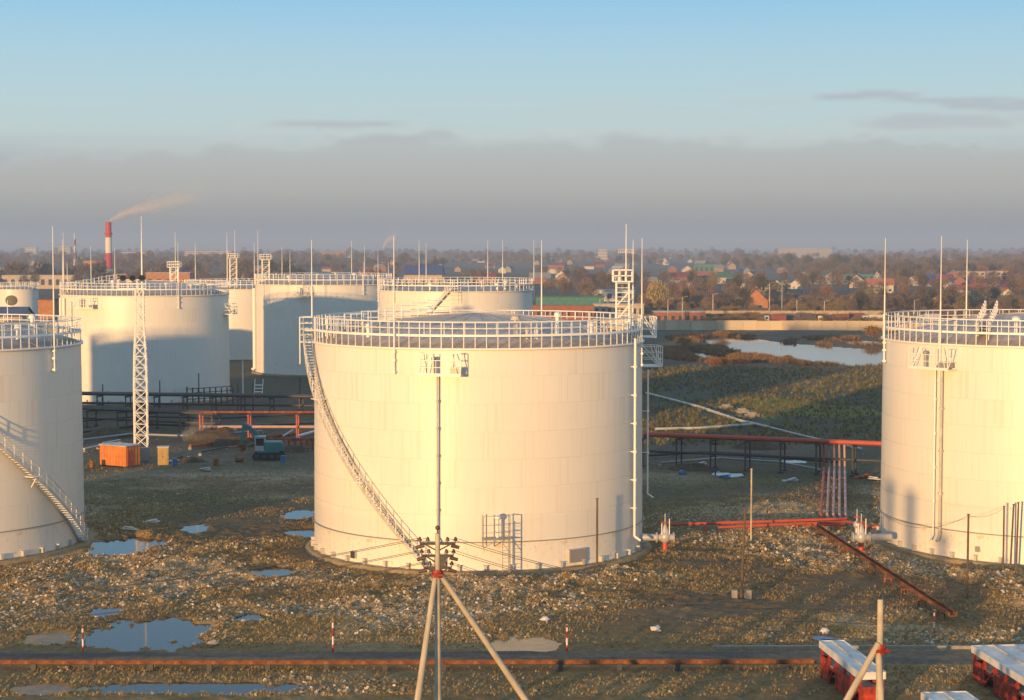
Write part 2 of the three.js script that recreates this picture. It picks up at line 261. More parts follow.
// road, kerbs
{
  const n = 460, P = [], K = [], U = [], I = [], cross = 9;      // worn track: ragged edges, patches of mud and dust on grey asphalt
  for (let i = 0; i <= n; i++) { const x = -75 + 150 * i / n, e0 = ROAD[0] + 0.5 * (fbm(x * 0.5, 3.3, 3) - 0.5), e1 = ROAD[1] + 0.7 * (fbm(x * 0.45 + 30, 1.2, 4) - 0.5); for (let j = 0; j <= cross; j++) { const d = mix(e0, e1, j / cross), m = fbm(x * 0.16 + 3, d * 0.9, 4), p = sstep(0.45, 0.62, m + 0.25 * Math.max(0, Math.abs(j / cross - 0.5) * 2 - 0.55)), c = mix3([0.105, 0.10, 0.092], [0.25, 0.19, 0.12], p * 0.85); P.push(x, j === 0 || j === cross ? -0.05 : 0.04 + 0.05 * (vnoise(x * 0.7, d * 1.1) - 0.5), -d); K.push(...c); U.push(x, d); } }
  for (let i = 0; i < n; i++) for (let j = 0; j < cross; j++) { const q = i * (cross + 1) + j; I.push(q, q + cross + 1, q + 1, q + 1, q + cross + 1, q + cross + 2); }
  const g = new THREE.BufferGeometry(); g.setAttribute('position', new THREE.BufferAttribute(new Float32Array(P), 3)); g.setAttribute('color', new THREE.BufferAttribute(new Float32Array(K), 3)); g.setAttribute('uv', new THREE.BufferAttribute(new Float32Array(U), 2)); g.setIndex(I); g.computeVertexNormals();
  tag(meshOf('road', g, new THREE.MeshStandardMaterial({ vertexColors: true, roughness: 0.9, map: soilMap, bumpMap: soilBump, bumpScale: 0.03 }), scene), 'narrow muddy grey service road in front of the tanks', 'road', null, 'structure');
  const kerb = (d, label, x0, x1) => { const k = thing('kerb', label, 'kerb', 0, 0, d); k.userData.kind = 'structure'; const n = Math.round((x1 - x0) / 2); const geo = new MB().box(0, 0.07, 0, 1.985, 0.26, 0.22).geo(); for (let i = 0; i < n; i++) { const s = meshOf('kerb_stone', geo, M.kerb, k); s.position.set(x0 + 1 + 2 * i, rr(-0.015, 0.015), rr(-0.02, 0.02)); s.rotation.y = rr(-0.008, 0.008); } };
  kerb(ROAD[1] + 0.5, 'low concrete kerb along the tank side of the service road', 13, 37);
}
// loose clods, stones and dry grass on the rough ground
function scatter(name, label, category, geos, mat, count, place, colours) {
  const per = Math.floor(count / geos.length), root = geos.length > 1 ? tag(new THREE.Group(), label, category, null, 'stuff') : null;
  if (root) { root.name = numbered(name); scene.add(root); }
  const m4 = new THREE.Matrix4(), q = new THREE.Quaternion(), col = new THREE.Color();
  for (const g of geos) {
    const im = new THREE.InstancedMesh(g, mat, per); im.name = root ? name + '_pieces' : numbered(name); im.castShadow = im.receiveShadow = true; im.userData.kind = 'stuff';
    for (let i = 0; i < per; i++) { const t = place(i); q.setFromEuler(new THREE.Euler(t.tilt ? rr(-t.tilt, t.tilt) : 0, rr(0, 6.28), t.tilt ? rr(-t.tilt, t.tilt) : 0)); m4.compose(V3(t.x, t.y, -t.d), q, V3(t.s, t.s * (t.sy ?? 1), t.s)); im.setMatrixAt(i, m4); const c = pick(colours), v = rr(0.75, 1.2); im.setColorAt(i, col.setRGB(c[0] * v, c[1] * v, c[2] * v)); }
    if (root) root.add(im); else { tag(im, label, category, null, 'stuff'); scene.add(im); }
  }
}
function clodGeo(k) { const g = mergeVertices(new THREE.IcosahedronGeometry(1, 1).deleteAttribute('uv').deleteAttribute('normal')), p = g.attributes.position; for (let i = 0; i < p.count; i++) { const f = 0.6 + 0.7 * hash2(i * 7 + k, k * 13 + 5); p.setXYZ(i, p.getX(i) * f, p.getY(i) * f * 0.7, p.getZ(i) * f); } const n = g.toNonIndexed(); n.computeVertexNormals(); return boxUV(n); }
const clear = (x, d) => flats.every(([tx, td, R]) => Math.hypot(x - tx, d - td) > R + 1.15) && wetness(x, d) < 0.25 && (d < ROAD[0] - 0.5 || d > ROAD[1] + 0.6);
function roughSpot(d0, d1, need, reach = 0.30, zone = 0) { for (let t = 0; t < 200; t++) { const d = Math.sqrt(rr(d0 * d0, d1 * d1)), x = rr(-1, 1) * (reach * d + 4); if (!clear(x, d)) continue; if (zone && ground_zone(x, d) + rr(-0.07, 0.07) < zone) continue; if (fbm(x * 0.22 + 60, d * 0.22, 3) * 0.6 + roughness(x, d) * 0.4 + rr(-0.12, 0.12) < need) continue; return [x, d]; } return [0, 125]; }
scatter('rubble', 'pale clods and broken stones strewn over the rough earth', 'rubble', [1, 2, 3, 4].map(clodGeo), std(1, 1, 1, 0.95), 60000, () => { const [x, d] = roughSpot(103, 160 + 45 * rnd() * rnd(), 0.5, 0.30, 0.46), s = 0.025 + 0.125 * Math.pow(rnd(), 5.5); return { x, d, s, y: gh(x, d) + s * 0.22, tilt: 3 }; }, [[0.42, 0.33, 0.21], [0.36, 0.27, 0.155], [0.62, 0.56, 0.46], [0.56, 0.50, 0.40], [0.5, 0.43, 0.32], [0.28, 0.195, 0.10], [0.33, 0.24, 0.135], [0.24, 0.165, 0.09]]);
function tuftGeo(n, w, h, lean, k) { const P = []; for (let i = 0; i < n; i++) { const a = hash2(i, k) * 6.28, r = hash2(i, k + 9) * 0.3, l = lean * (0.3 + hash2(i, k + 3)), hh = h * (0.6 + 0.5 * hash2(i, k + 5)), cx = Math.cos(a), cz = Math.sin(a); P.push(cx * r - cz * w, 0, cz * r + cx * w, cx * r + cz * w, 0, cz * r - cx * w, cx * (r + l), hh, cz * (r + l)); } const g = new THREE.BufferGeometry(); g.setAttribute('position', new THREE.BufferAttribute(new Float32Array(P), 3)); g.computeVertexNormals(); g.setAttribute('uv', new THREE.BufferAttribute(new Float32Array(P.length / 3 * 2), 2)); return g; }
scatter('dry_grass', 'short dry straw coloured grass among the clods', 'grass', [1, 2].map((k) => tuftGeo(10, 0.07, 1, 0.6, k)), std(1, 1, 1, 0.95, { side: THREE.DoubleSide }), 105000, () => { const [x, d] = roughSpot(103, 168 + 90 * rnd() * rnd(), 0.30, 0.30, 0.36), s = rr(0.07, 0.22); return { x, d, s, y: gh(x, d) - 0.02 }; }, [[0.44, 0.31, 0.13], [0.36, 0.26, 0.10], [0.30, 0.215, 0.08], [0.56, 0.43, 0.22], [0.24, 0.16, 0.065]]);
scatter('reeds', 'dense rust brown reeds fringing the pond', 'reeds', [3, 4].map((k) => tuftGeo(12, 0.05, 1, 0.35, k)), std(1, 1, 1, 0.95, { side: THREE.DoubleSide }), 9000, () => { for (let t = 0; t < 400; t++) { const d = rr(392, 545), x = rr(34, 175), p = pondDistance(x, d) + 6 * (fbm(x * 0.1, d * 0.1, 2) - 0.5); if (p < -0.8 || p > 9 || fbm(x * 0.07 + 9, d * 0.05, 3) < 0.42) continue; const s = rr(0.5, 1.25); return { x, d, s, y: gh(x, d) - 0.1 }; } return { x: 60, d: 400, s: 1, y: 0 }; }, [[0.30, 0.16, 0.05], [0.22, 0.13, 0.055], [0.14, 0.09, 0.04], [0.34, 0.20, 0.07]]);
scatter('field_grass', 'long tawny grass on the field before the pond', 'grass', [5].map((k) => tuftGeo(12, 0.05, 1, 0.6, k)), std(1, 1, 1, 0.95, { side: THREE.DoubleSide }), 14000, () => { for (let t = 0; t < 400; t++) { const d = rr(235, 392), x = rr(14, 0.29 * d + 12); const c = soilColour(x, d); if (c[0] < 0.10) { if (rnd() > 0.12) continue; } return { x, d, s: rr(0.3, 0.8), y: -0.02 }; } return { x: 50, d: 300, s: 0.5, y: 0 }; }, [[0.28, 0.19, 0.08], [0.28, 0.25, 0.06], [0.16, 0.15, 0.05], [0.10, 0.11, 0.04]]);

// ------------------------------------------------------------------ storage tanks
const DEG = Math.PI / 180;
function makeTank({ key, pos, H = 18, name = 'storage_tank', label, detail = 2, rods = [], stair, platforms = [], pipes = [], towers = [], hatches = [], vents = [], roofStair, rise = 2.3, ring = true, group }) {
  const [X, D, R] = pos, t = thing(name, label, 'storage tank', X, 0, D, 0, group);
  const at = (deg, r, y) => [Math.sin(deg * DEG) * r, y, Math.cos(deg * DEG) * r];
  const seg = detail > 1 ? 120 : 64;
  new MB().lathe([[R - 0.5, 0.3], [R + 0.5, 0.3], [R + 0.7, 0.2], [R + 1.0, -0.3]], seg).build('foundation', M.foundation, t);
  const n = 8, h = (H - 0.3) / n;
  for (let k = 0; k < n; k++) {
    const r = R - 0.012 * k, g = new THREE.CylinderGeometry(r, r, h - 0.004, seg, 1, true); g.translate(0, 0.3 + h * (k + 0.5), 0);
    const p = g.attributes.position, uv = g.attributes.uv; for (let i = 0; i < p.count; i++) uv.setXY(i, uv.getX(i) * 4 + k * 0.137, p.getY(i) / H);
    meshOf('shell_course', g, M.shell[Math.floor(hash2(k, key) * 3)], t);
  }
  new MB().lathe([[R - 0.06, 0.305], [R + 0.16, 0.31], [R + 0.16, 0.345], [R + 0.004, 0.348]], seg).build('base_flange', M.paintOld, t);
  new MB().lathe([[R - 0.1, H - 0.16], [R + 0.11, H - 0.16], [R + 0.11, H + 0.02], [R - 0.12, H + 0.02]], seg).build('rim', M.paint, t);
  const dome = []; for (let k = 0; k <= 14; k++) { const q = k / 14; dome.push([(R - 0.1) * (1 - q) + 0.001, H - 0.02 + rise * (1 - (1 - q) * (1 - q))]); }
  new MB().lathe(dome, seg).build('roof', M.roof, t);
  const roofY = (r) => H - 0.02 + rise * (1 - (r / (R - 0.1)) ** 2);
  if (detail > 1) { const g = new MB(); for (let a = 0; a < 360; a += 15) { const pts = []; for (let k = 0; k <= 6; k++) { const r = (R - 0.3) * (1 - k / 6) + 0.4; pts.push(at(a + 4, r, roofY(r) + 0.02)); } for (let k = 0; k < 6; k++) g.bar(pts[k], pts[k + 1], 0.10, 0.03); } g.build('roof_seams', M.roof, t); }
  // raised walkway round the roof edge with its railing
  const dy = H + 0.95, ty = H + 2.05, inner = R - 1.1, outer = R - 0.08;
  const deckArcs = detail > 1 ? [[-176, 174]] : [[-180, 180]];
  new MB().lathe([[inner, dy], [outer, dy], [outer, dy + 0.05], [inner, dy + 0.05], [inner, dy]], seg, deckArcs[0][0] * DEG, (deckArcs[0][1] - deckArcs[0][0]) * DEG).build('walkway', M.deck, t);
  new MB().lathe([[outer + 0.05, dy - 0.04], [outer + 0.05, dy + 0.14], [outer + 0.015, dy + 0.14], [outer + 0.015, dy - 0.04], [outer + 0.05, dy - 0.04]], seg).build('toe_board', M.paint, t);
  const rails = new MB(); for (const [r, y, w] of [[outer, ty, 0.034], [outer, dy + 0.6, 0.024], [inner, ty, 0.03], [inner, dy + 0.6, 0.022]]) rails.add(new THREE.TorusGeometry(r, w, 5, seg).rotateX(Math.PI / 2).translate(0, y, 0));
  const posts = Math.round(2 * Math.PI * R / (detail > 1 ? 0.9 : 1.4));
  if (detail > 1) {
    const railing = rails.build('railing', M.paint, t), pg = new MB().box(0, (H + ty) / 2, 0, 0.055, ty - H, 0.055).geo(), pg2 = new MB().box(0, (dy + ty) / 2, 0, 0.045, ty - dy, 0.045).geo();
    for (let k = 0; k < posts; k++) { const a = k / posts * 360; const p = meshOf('railing_post', pg, M.paint, railing); const [px, , pz] = at(a, outer, 0); p.position.set(px, 0, pz); p.rotation.y = a * DEG; if (k % 2 === 0) { const q = meshOf('railing_post', pg2, M.paint, railing), [qx, , qz] = at(a, inner, 0); q.position.set(qx, 0, qz); q.rotation.y = a * DEG; } }
    const fl = new MB().box(0, 0, 0, 0.22, 0.42, 0.32).box(0, 0.22, 0.02, 0.34, 0.05, 0.42).geo();
    for (let a = -114; a < 116; a += 360 / Math.round(2 * Math.PI * R / 2.1)) { const b = meshOf('anchor_bracket', fl, M.paintOld, t), [bx, , bz] = at(a, R + 0.17, 0); b.position.set(bx, 0.55, bz); b.rotation.y = a * DEG; }
  } else { for (let k = 0; k < posts; k++) { const a = k / posts * 360; rails.bar(at(a, outer, H), at(a, outer, ty), 0.085); if (k % 2 === 0) rails.bar(at(a, inner, dy), at(a, inner, ty), 0.07); } rails.build('railing', M.paint, t); }
  if (ring) { new MB().add(new THREE.TorusGeometry(R + 0.14, 0.04, 6, seg).rotateX(Math.PI / 2).translate(0, 2.6, 0)).build('ring_pipe', M.steel, t); }
  // lightning rods clamped to the shell or standing on the roof edge
  for (const [deg, y0, y1, r = R + 0.14, thick = 0.075] of rods) {
    const g = new MB().cyl(at(deg, r, y0), at(deg, r, y0 + (y1 - y0) * 0.55), thick, thick * 0.85, 7).cyl(at(deg, r, y0 + (y1 - y0) * 0.55), at(deg, r, y1), thick * 0.7, thick * 0.3, 6);
    if (y0 < H - 0.3) for (const y of [y0 + 0.15, y0 + 1.1, H - 0.35]) g.box(...at(deg, r, y), 0.3, 0.16, 0.3, deg * DEG);
    g.build('lightning_rod', M.paint, t);
  }
  // vertical pipes on the shell
  for (const { deg, y0, y1, r = 0.09, off = 0.3, mat = M.paint, couplings = 0 } of pipes) {
    const g = new MB().cyl(at(deg, R + off, y0), at(deg, R + off, y1), r, r, 10); for (let k = 1; k <= couplings; k++) { const y = y0 + (y1 - y0) * k / (couplings + 1); g.cyl(at(deg, R + off, y - 0.09), at(deg, R + off, y + 0.09), r * 1.7, r * 1.7, 10).bar(at(deg, R - 0.02, y), at(deg, R + off, y), 0.07); }
    g.cyl(at(deg, R + off, y0), at(deg + 0.4, R + off + 0.5, y0 - 0.35), r, r, 8); g.build('standpipe', mat, t);
  }
  // hanging service platforms under the rim
  for (const { deg, w = 3.3, y = H - 2.1, dep = 1.0, box = true } of platforms) {
    const p = new THREE.Group(); p.name = 'service_platform'; const [ax, , az] = at(deg, R + 0.04, 0); p.position.set(ax, y, az); p.rotation.y = deg * DEG; t.add(p);
    new MB().box(0, 0, dep / 2, w, 0.09, dep).box(0, 0.11, dep, w, 0.14, 0.04).build('platform_deck', M.paint, p);
    const f = new MB(); for (const x of [-w / 2, -w / 6, w / 6, w / 2]) f.bar([x, 0, dep], [x, 1.75, dep], 0.065); for (const yy of [0.65, 1.2]) f.bar([-w / 2, yy, dep], [w / 2, yy, dep], 0.05); for (const x of [-w / 2, w / 2]) { for (const yy of [0.65, 1.2, 1.75]) f.bar([x, yy, 0], [x, yy, dep], 0.05); f.bar([x, 0.05, dep], [x * 0.98, 1.75, 0.03], 0.06); f.bar([x * 0.85, 0.02, dep], [x * 0.55, 1.8, dep * 0.6], 0.06); } f.bar([-w / 2, 1.75, dep], [w / 2, 1.75, dep], 0.05); f.build('guard_frame', M.paint, p);
    if (box) { new MB().box(w * 0.36, 0.42, dep * 0.5, w * 0.24, 0.5, dep * 0.6).build('foam_chamber', M.steel, p); new MB().cyl([-w * 0.18, 0.1, dep * 0.5], [-w * 0.18, 1.25, dep * 0.5], 0.14, 0.14, 10).ball([-w * 0.18, 1.3, dep * 0.5], 0.22, 10).build('foam_outlet', M.steel, p); }
  }
  // curved stairway
  if (stair) {
    const { a0, a1, y0 = 0.4, y1 = H + 0.9, w = 0.68, landings = [0.36, 0.7] } = stair, g = new THREE.Group(); g.name = 'stairway'; t.add(g);
    const rise_ = 0.235, steps = Math.round((y1 - y0) / rise_), tg = new MB().box(0, 0, 0, 0.30, 0.045, w).geo();
    for (let k = 0; k < steps; k++) { const q = (k + 0.5) / steps, a = mix(a0, a1, q), s = meshOf('tread', tg, M.paint, g), [x, , z] = at(a, R + 0.16 + w / 2, 0); s.position.set(x, mix(y0, y1, q), z); s.rotation.y = a * DEG; }
    const str = new MB(), rail = new MB(), N = 36; for (const [r, tgt, off, th, tw] of [[R + 0.12, str, -0.04, 0.26, 0.05], [R + 0.18 + w, str, -0.04, 0.26, 0.05], [R + 0.18 + w, rail, 1.05, 0.06, 0.06], [R + 0.18 + w, rail, 0.55, 0.04, 0.04]]) for (let k = 0; k < N; k++) { const q = k / N, q2 = (k + 1) / N; tgt.bar(at(mix(a0, a1, q), r, mix(y0, y1, q) + off), at(mix(a0, a1, q2), r, mix(y0, y1, q2) + off), tw, th); }
    str.build('stringer', M.paintOld, g); rail.build('handrail', M.paintOld, g);
    const pg = new MB().box(0, 0.5, 0, 0.055, 1.05, 0.055).geo(); for (let k = 0; k <= 26; k++) { const q = k / 26, a = mix(a0, a1, q), s = meshOf('baluster', pg, M.paint, g), [x, , z] = at(a, R + 0.18 + w, 0); s.position.set(x, mix(y0, y1, q), z); s.rotation.y = a * DEG; }
    for (const q of landings) { const a = mix(a0, a1, q), [x, , z] = at(a, R + 0.2 + w / 2, 0), l = new MB().box(0, 0, 0, 1.1, 0.07, w + 0.3).bar([0, -0.05, w / 2], [0, -0.95, -w / 2], 0.08).build('landing', M.paint, g); l.position.set(x, mix(y0, y1, q) + 0.03, z); l.rotation.y = a * DEG; }
    const b = new THREE.Group(); b.name = 'stairhead'; const [bx, , bz] = at(a1, R + 0.55, 0); b.position.set(bx, H - 0.1, bz); b.rotation.y = a1 * DEG; t.add(b);   // caged landing where the stairway meets the walkway
    new MB().box(0, 0, 0, 1.9, 0.08, 1.25).box(0, 0.98, -0.35, 1.9, 0.07, 1.2).build('platform_deck', M.paint, b);
    const f = new MB(); for (const x of [-0.95, -0.3, 0.35, 0.95]) f.bar([x, -1.9, 0.6], [x, 2.1, 0.6], 0.065); for (const y of [-1.2, -0.5, 0.6, 1.1, 1.6, 2.1]) f.bar([-0.95, y, 0.6], [0.95, y, 0.6], 0.05); for (const x of [-0.95, 0.95]) for (const y of [0.6, 1.1, 1.6, 2.1]) f.bar([x, y, -0.5], [x, y, 0.6], 0.05); f.build('guard_frame', M.paint, b);
  }
  // ladder towers standing at the roof edge with a caged lamp platform on top
  for (const { deg, top, r = R - 1.6, s = 1.0, rod } of towers) {
    const p = new THREE.Group(); p.name = 'lamp_tower'; const [ax, , az] = at(deg, r, 0); p.position.set(ax, 0, az); t.add(p); const y0 = roofY(r), c = top - 1.0, g = new MB();
    for (const [x, z] of [[-0.55, -0.4], [0.55, -0.4], [-0.55, 0.4], [0.55, 0.4]]) g.bar([x * s, y0, z * s], [x * s, c, z * s], 0.11);
    for (let y = y0 + 0.4; y < c; y += 0.4) g.bar([-0.55 * s, y, 0.4 * s], [0.55 * s, y, 0.4 * s], 0.045); for (let y = y0; y < c - 1.2; y += 1.2) for (const z of [-0.4, 0.4]) g.bar([-0.55 * s, y, z * s], [0.55 * s, y + 1.2, z * s], 0.05);
    g.build('ladder_frame', M.paint, p);
    const cage = new MB().box(0, c, 0, 1.7 * s, 0.1, 1.5 * s); for (const x of [-0.85, -0.28, 0.28, 0.85]) for (const z of [-0.75, 0.75]) cage.bar([x * s, c, z * s], [x * s, top, z * s], 0.075); for (const y of [c + 0.5, top]) { for (const z of [-0.75, 0.75]) cage.bar([-0.85 * s, y, z * s], [0.85 * s, y, z * s], 0.075); for (const x of [-0.85, 0.85]) cage.bar([x * s, y, -0.75 * s], [x * s, y, 0.75 * s], 0.075); }
    cage.build('cage', M.paint, p); if (rod) new MB().cyl([0.3 * s, c, 0], [0.3 * s, rod, 0], 0.07, 0.03, 6).build('lightning_rod', M.paint, p);
  }
  // roof breathers and hatches
  for (const [deg, r, hh, cap] of vents) { const [x, , z] = at(deg, r, 0), y = roofY(r); new MB().cyl([x, y - 0.1, z], [x, y + hh, z], 0.16, 0.16, 10).cyl([x, y + hh, z], [x, y + hh + 0.3, z], cap, cap * 0.8, 12).cyl([x, y + hh + 0.3, z], [x, y + hh + 0.42, z], cap * 1.1, cap * 0.3, 12).build('roof_breather', hash2(Math.round(deg), 3) > 0.5 ? M.paintOld : M.paint, t); }
  for (const [deg, y, w, hh, mat = M.steel] of hatches) {
    const p = new THREE.Group(); p.name = 'hatch'; const [ax, , az] = at(deg, R, 0); p.position.set(ax, y, az); p.rotation.y = deg * DEG; t.add(p);
    new MB().box(0, 0, 0.12, w, hh, 0.26).build('hatch_neck', M.paintOld, p); const bolts = new MB().box(0, 0, 0.275, w * 0.94, hh * 0.94, 0.045); for (let k = 0; k < 12; k++) { const a = k / 12 * 6.283; bolts.cyl([Math.cos(a) * w * 0.42, Math.sin(a) * hh * 0.42, 0.28], [Math.cos(a) * w * 0.42, Math.sin(a) * hh * 0.42, 0.34], 0.03, 0.03, 6); } bolts.build('hatch_cover', mat, p);
  }
  if (roofStair) {                                             // stepped gangway from the stairhead towards the middle of the roof
    const g = new THREE.Group(); g.name = 'roof_gangway'; t.add(g); const { a, to } = roofStair, A = at(a, R - 1.2, 0), B = at(to[0], to[1], 0), N = 7, rail = new MB();
    for (let k = 0; k < N; k++) {
      const q = k / N, q2 = (k + 1) / N, x0 = mix(A[0], B[0], q), z0 = mix(A[2], B[2], q), x1 = mix(A[0], B[0], q2), z1 = mix(A[2], B[2], q2), y = mix(H + 1.0, roofY(to[1]) + 0.35, q), L = Math.hypot(x1 - x0, z1 - z0), ry = Math.atan2(-(z1 - z0), x1 - x0);
      const d = new MB().box(0, 0, 0, L + 0.1, 0.07, 1.0).build('gangway_step', M.deck, g); d.position.set((x0 + x1) / 2, y, (z0 + z1) / 2); d.rotation.y = ry;
      for (const s of [-0.5, 0.5]) { const ox = -Math.sin(ry) * -s, oz = Math.cos(ry) * s; for (const hh of [0.55, 1.1]) rail.bar([x0 + ox, y + hh, z0 + oz], [x1 + ox, y + hh, z1 + oz], 0.055); rail.bar([x0 + ox, y - 0.9, z0 + oz], [x0 + ox, y + 1.1, z0 + oz], 0.06); rail.bar([x1 + ox, y, z1 + oz], [x1 + ox, y + 1.1, z1 + oz], 0.055); }
    }
    rail.build('guard_frame', M.paint, g);
  }
  return { t, at, R, H, X, D };
}
// where a pixel column meets a tank: angle from the side that faces the camera, front or back half
function degAt([X, D, R], px, back = false, r = R) { let a = back ? Math.PI : 0; for (let k = 0; k < 30; k++) { const s = Math.asin(clamp(((px - 512) / FOCAL * (D - Math.cos(a) * r) - X) / r, -0.9999, 0.9999)); a = mix(a, back ? Math.PI - s : s, 0.5); } return a / DEG; }
function rodsAt(pos, H, list) { return list.map(([px, top, back, low = -2.1]) => { const a = degAt(pos, px, back), d = pos[1] - Math.cos(a * DEG) * pos[2]; return [a, H + (back ? 0 : low), yAt(top, d), back ? pos[2] - 0.1 : pos[2] + 0.16]; }); }

const mainTank = makeTank({
  key: 1, pos: TANKS.main, label: 'large white storage tank between two others, concrete tripod pole standing in front', rods: rodsAt(TANKS.main, 18, [[395, 237, false], [309, 240, false, 0.2], [640, 238, false], [634, 240, true], [542, 240, true]]),
  stair: { a0: -14, a1: -84 }, platforms: [{ deg: -10.4 }, { deg: 97, w: 2.6, y: 15.6, dep: 1.7, box: false }, { deg: 93, w: 2.2, y: 18.2, dep: 1.1, box: false }],
  pipes: [{ deg: degAt(TANKS.main, 438), y0: 3.0, y1: 16, r: 0.075, mat: M.paintOld, couplings: 5 }, { deg: 64.5, y0: 1.8, y1: 18.4, r: 0.11, off: 0.35, couplings: 6 }, { deg: 88, y0: 4.6, y1: 15.4, r: 0.07, off: 0.45, couplings: 2 }],
  towers: [{ deg: degAt(TANKS.main, 622.5, true, 12.6), r: 12.6, top: 24, rod: 28 }], hatches: [[-10.6, 1.1, 0.7, 1.15, M.darkSteel], [34.5, 1.15, 1.7, 1.1], [-44, 0.95, 0.5, 0.6, M.darkSteel]],
  vents: [[16, 11.6, 1.4, 0.42], [20, 12, 0.6, 0.28], [24, 12, 0.55, 0.2], [37, 11, 1.4, 0.3], [-150, 9, 0.7, 0.35], [60, 11.4, 0.8, 0.3], [66, 12, 0.6, 0.35], [52, 12, 0.9, 0.25], [-60, 11, 0.6, 0.3], [-48, 12, 0.7, 0.25]], roofStair: { a: -72, to: [-140, 4.5] },
});
const westTank = makeTank({
  key: 2, pos: TANKS.west, H: 17.6, label: 'large white storage tank with a curved stairway descending its shaded flank', rods: rodsAt(TANKS.west, 17.6, [[52, 226, false], [-40, 240, true], [8, 300, true]]),
  stair: { a0: 87, a1: 4 }, pipes: [{ deg: 30, y0: 2, y1: 17, r: 0.09, couplings: 4 }], platforms: [{ deg: 12 }], hatches: [[31, 1.5, 0.7, 0.8, M.darkSteel]],
  vents: [[40, 11, 0.9, 0.4], [55, 10, 0.6, 0.3], [70, 12, 0.7, 0.3], [82, 11, 0.5, 0.25], [110, 10, 0.9, 0.35], [46, 12.2, 1.1, 0.3], [62, 12, 0.9, 0.35]],
});
const eastTank = makeTank({
  key: 3, pos: TANKS.east, label: 'large white storage tank with twin standpipes, rusty channel beam leading from its foot', rods: rodsAt(TANKS.east, 18, [[880.5, 238, false], [942, 236, false, -3.2], [966, 240, true]]),
  pipes: [{ deg: -54.5, y0: 2, y1: 16.2, r: 0.09, couplings: 4 }, { deg: -51.8, y0: 2, y1: 16.2, r: 0.12, couplings: 3, mat: M.paintOld }], platforms: [{ deg: -55, w: 4.2 }, { deg: 15 }], hatches: [[-17, 1.6, 0.8, 0.9, M.darkSteel], [-38, 1.3, 0.35, 0.45]],
  vents: [[-30, 11, 1, 0.4], [-45, 11.8, 0.7, 0.35], [-18, 12, 0.8, 0.4], [-60, 11, 0.9, 0.3], [-24, 12.2, 0.6, 0.3], [-10, 9, 0.9, 0.4]], roofStair: { a: -40, to: [-120, 5] },
});
const secondTank = makeTank({
  key: 4, pos: TANKS.second, label: 'white storage tank behind the lattice floodlight mast', detail: 2, ring: false, rods: rodsAt(TANKS.second, 18, [[62.5, 240, true], [67, 262, true], [65, 233, false, 0], [91, 246, true], [115, 248, true], [178, 243, false, -2.2], [176, 232, true], [196, 243, true], [228, 232, true]]),
  platforms: [{ deg: -29, w: 4 }, { deg: 83, w: 3, y: 14.6, dep: 1.5 }], pipes: [{ deg: -62, y0: 1, y1: 17.5, r: 0.2, couplings: 3 }, { deg: -55, y0: 1, y1: 17.5, r: 0.26, couplings: 2 }, { deg: -45, y0: 1, y1: 17, r: 0.12, couplings: 4 }], towers: [{ deg: degAt(TANKS.second, 174.5, true, 12.6), r: 12.6, top: 23.4, s: 1.25 }],
  vents: [[0, 11, 1.3, 0.5], [-20, 10, 1, 0.4], [30, 11, 0.8, 0.4], [50, 12, 0.9, 0.5], [65, 12, 0.8, 0.5], [-40, 12, 0.7, 0.4], [-60, 12, 0.9, 0.5]], roofStair: { a: -60, to: [-100, 4] },
});
const thirdTank = makeTank({
  key: 5, pos: TANKS.third, H: 18.4, label: 'white storage tank behind the large one, shaded below and lit under its rim', detail: 1, ring: false, rods: rodsAt(TANKS.third, 18.4, [[253, 243, false, 0], [259, 230, false, 0], [282, 246, true], [290, 250, true], [352, 240, true], [365, 246, true], [363, 262, false]]),
  towers: [{ deg: degAt(TANKS.third, 266, false, 12.6), r: 12.6, top: 24.5, s: 1.3 }], platforms: [{ deg: -10 }], pipes: [{ deg: -80, y0: 1, y1: 17.5, r: 0.2 }, { deg: -72, y0: 1, y1: 17.5, r: 0.15 }], vents: [[0, 11, 1, 0.5], [20, 10, 1, 0.4], [-30, 12, 0.8, 0.5], [40, 11, 1, 0.5]],
});
const fourthTank = makeTank({
  key: 6, pos: TANKS.fourth, H: 18.2, rise: 0.9, label: 'sunlit white storage tank whose upper part rises behind the central roof', detail: 1, ring: false, rods: rodsAt(TANKS.fourth, 18.2, [[395, 236, false], [388, 262, true], [419, 240, true], [426, 243, true], [379, 250, false], [488, 240, true], [503, 240, true], [536, 240, false]]),
  stair: { a0: -30, a1: 0, y0: 10.5, landings: [] }, vents: [[10, 11, 1, 0.5], [30, 10, 1, 0.5], [-20, 12, 0.8, 0.5], [50, 12, 1.2, 0.6], [60, 11, 1, 0.6], [70, 12, 0.9, 0.5], [40, 12, 0.8, 0.5]],
});
makeTank({ key: 7, pos: [-64.6, 422, 12], H: 16.4, label: 'storage tank glimpsed in shade between two larger tanks', detail: 1, ring: false, rise: 1.6, towers: [{ deg: 5, top: 24.5, s: 1.4, rod: 30 }], rods: rodsAt([-64.6, 422, 12], 16.4, [[228, 250, false]]) });
const smallTank = makeTank({ key: 8, pos: [xAt(17, 560), 560, 6.6], H: 13, label: 'small white tank with a dark oval emblem far behind', detail: 1, ring: false, rise: 0.9, rods: [] });
{ const g = new MB().add(new THREE.CylinderGeometry(6.64, 6.64, 3.2, 20, 1, true, -0.28, 0.56)).geo(); const p = g.attributes.position; const e = meshOf('emblem', g, std(0.10, 0.09, 0.06, 0.6), smallTank.t); for (let i = 0; i < p.count; i++) { const a = Math.atan2(p.getX(i), p.getZ(i)); p.setY(i, Math.sign(p.getY(i)) * 1.6 * Math.sqrt(Math.max(0, 1 - (a / 0.285) ** 2))); } e.position.y = 9.6; e.userData.label = 'dark oval emblem'; }
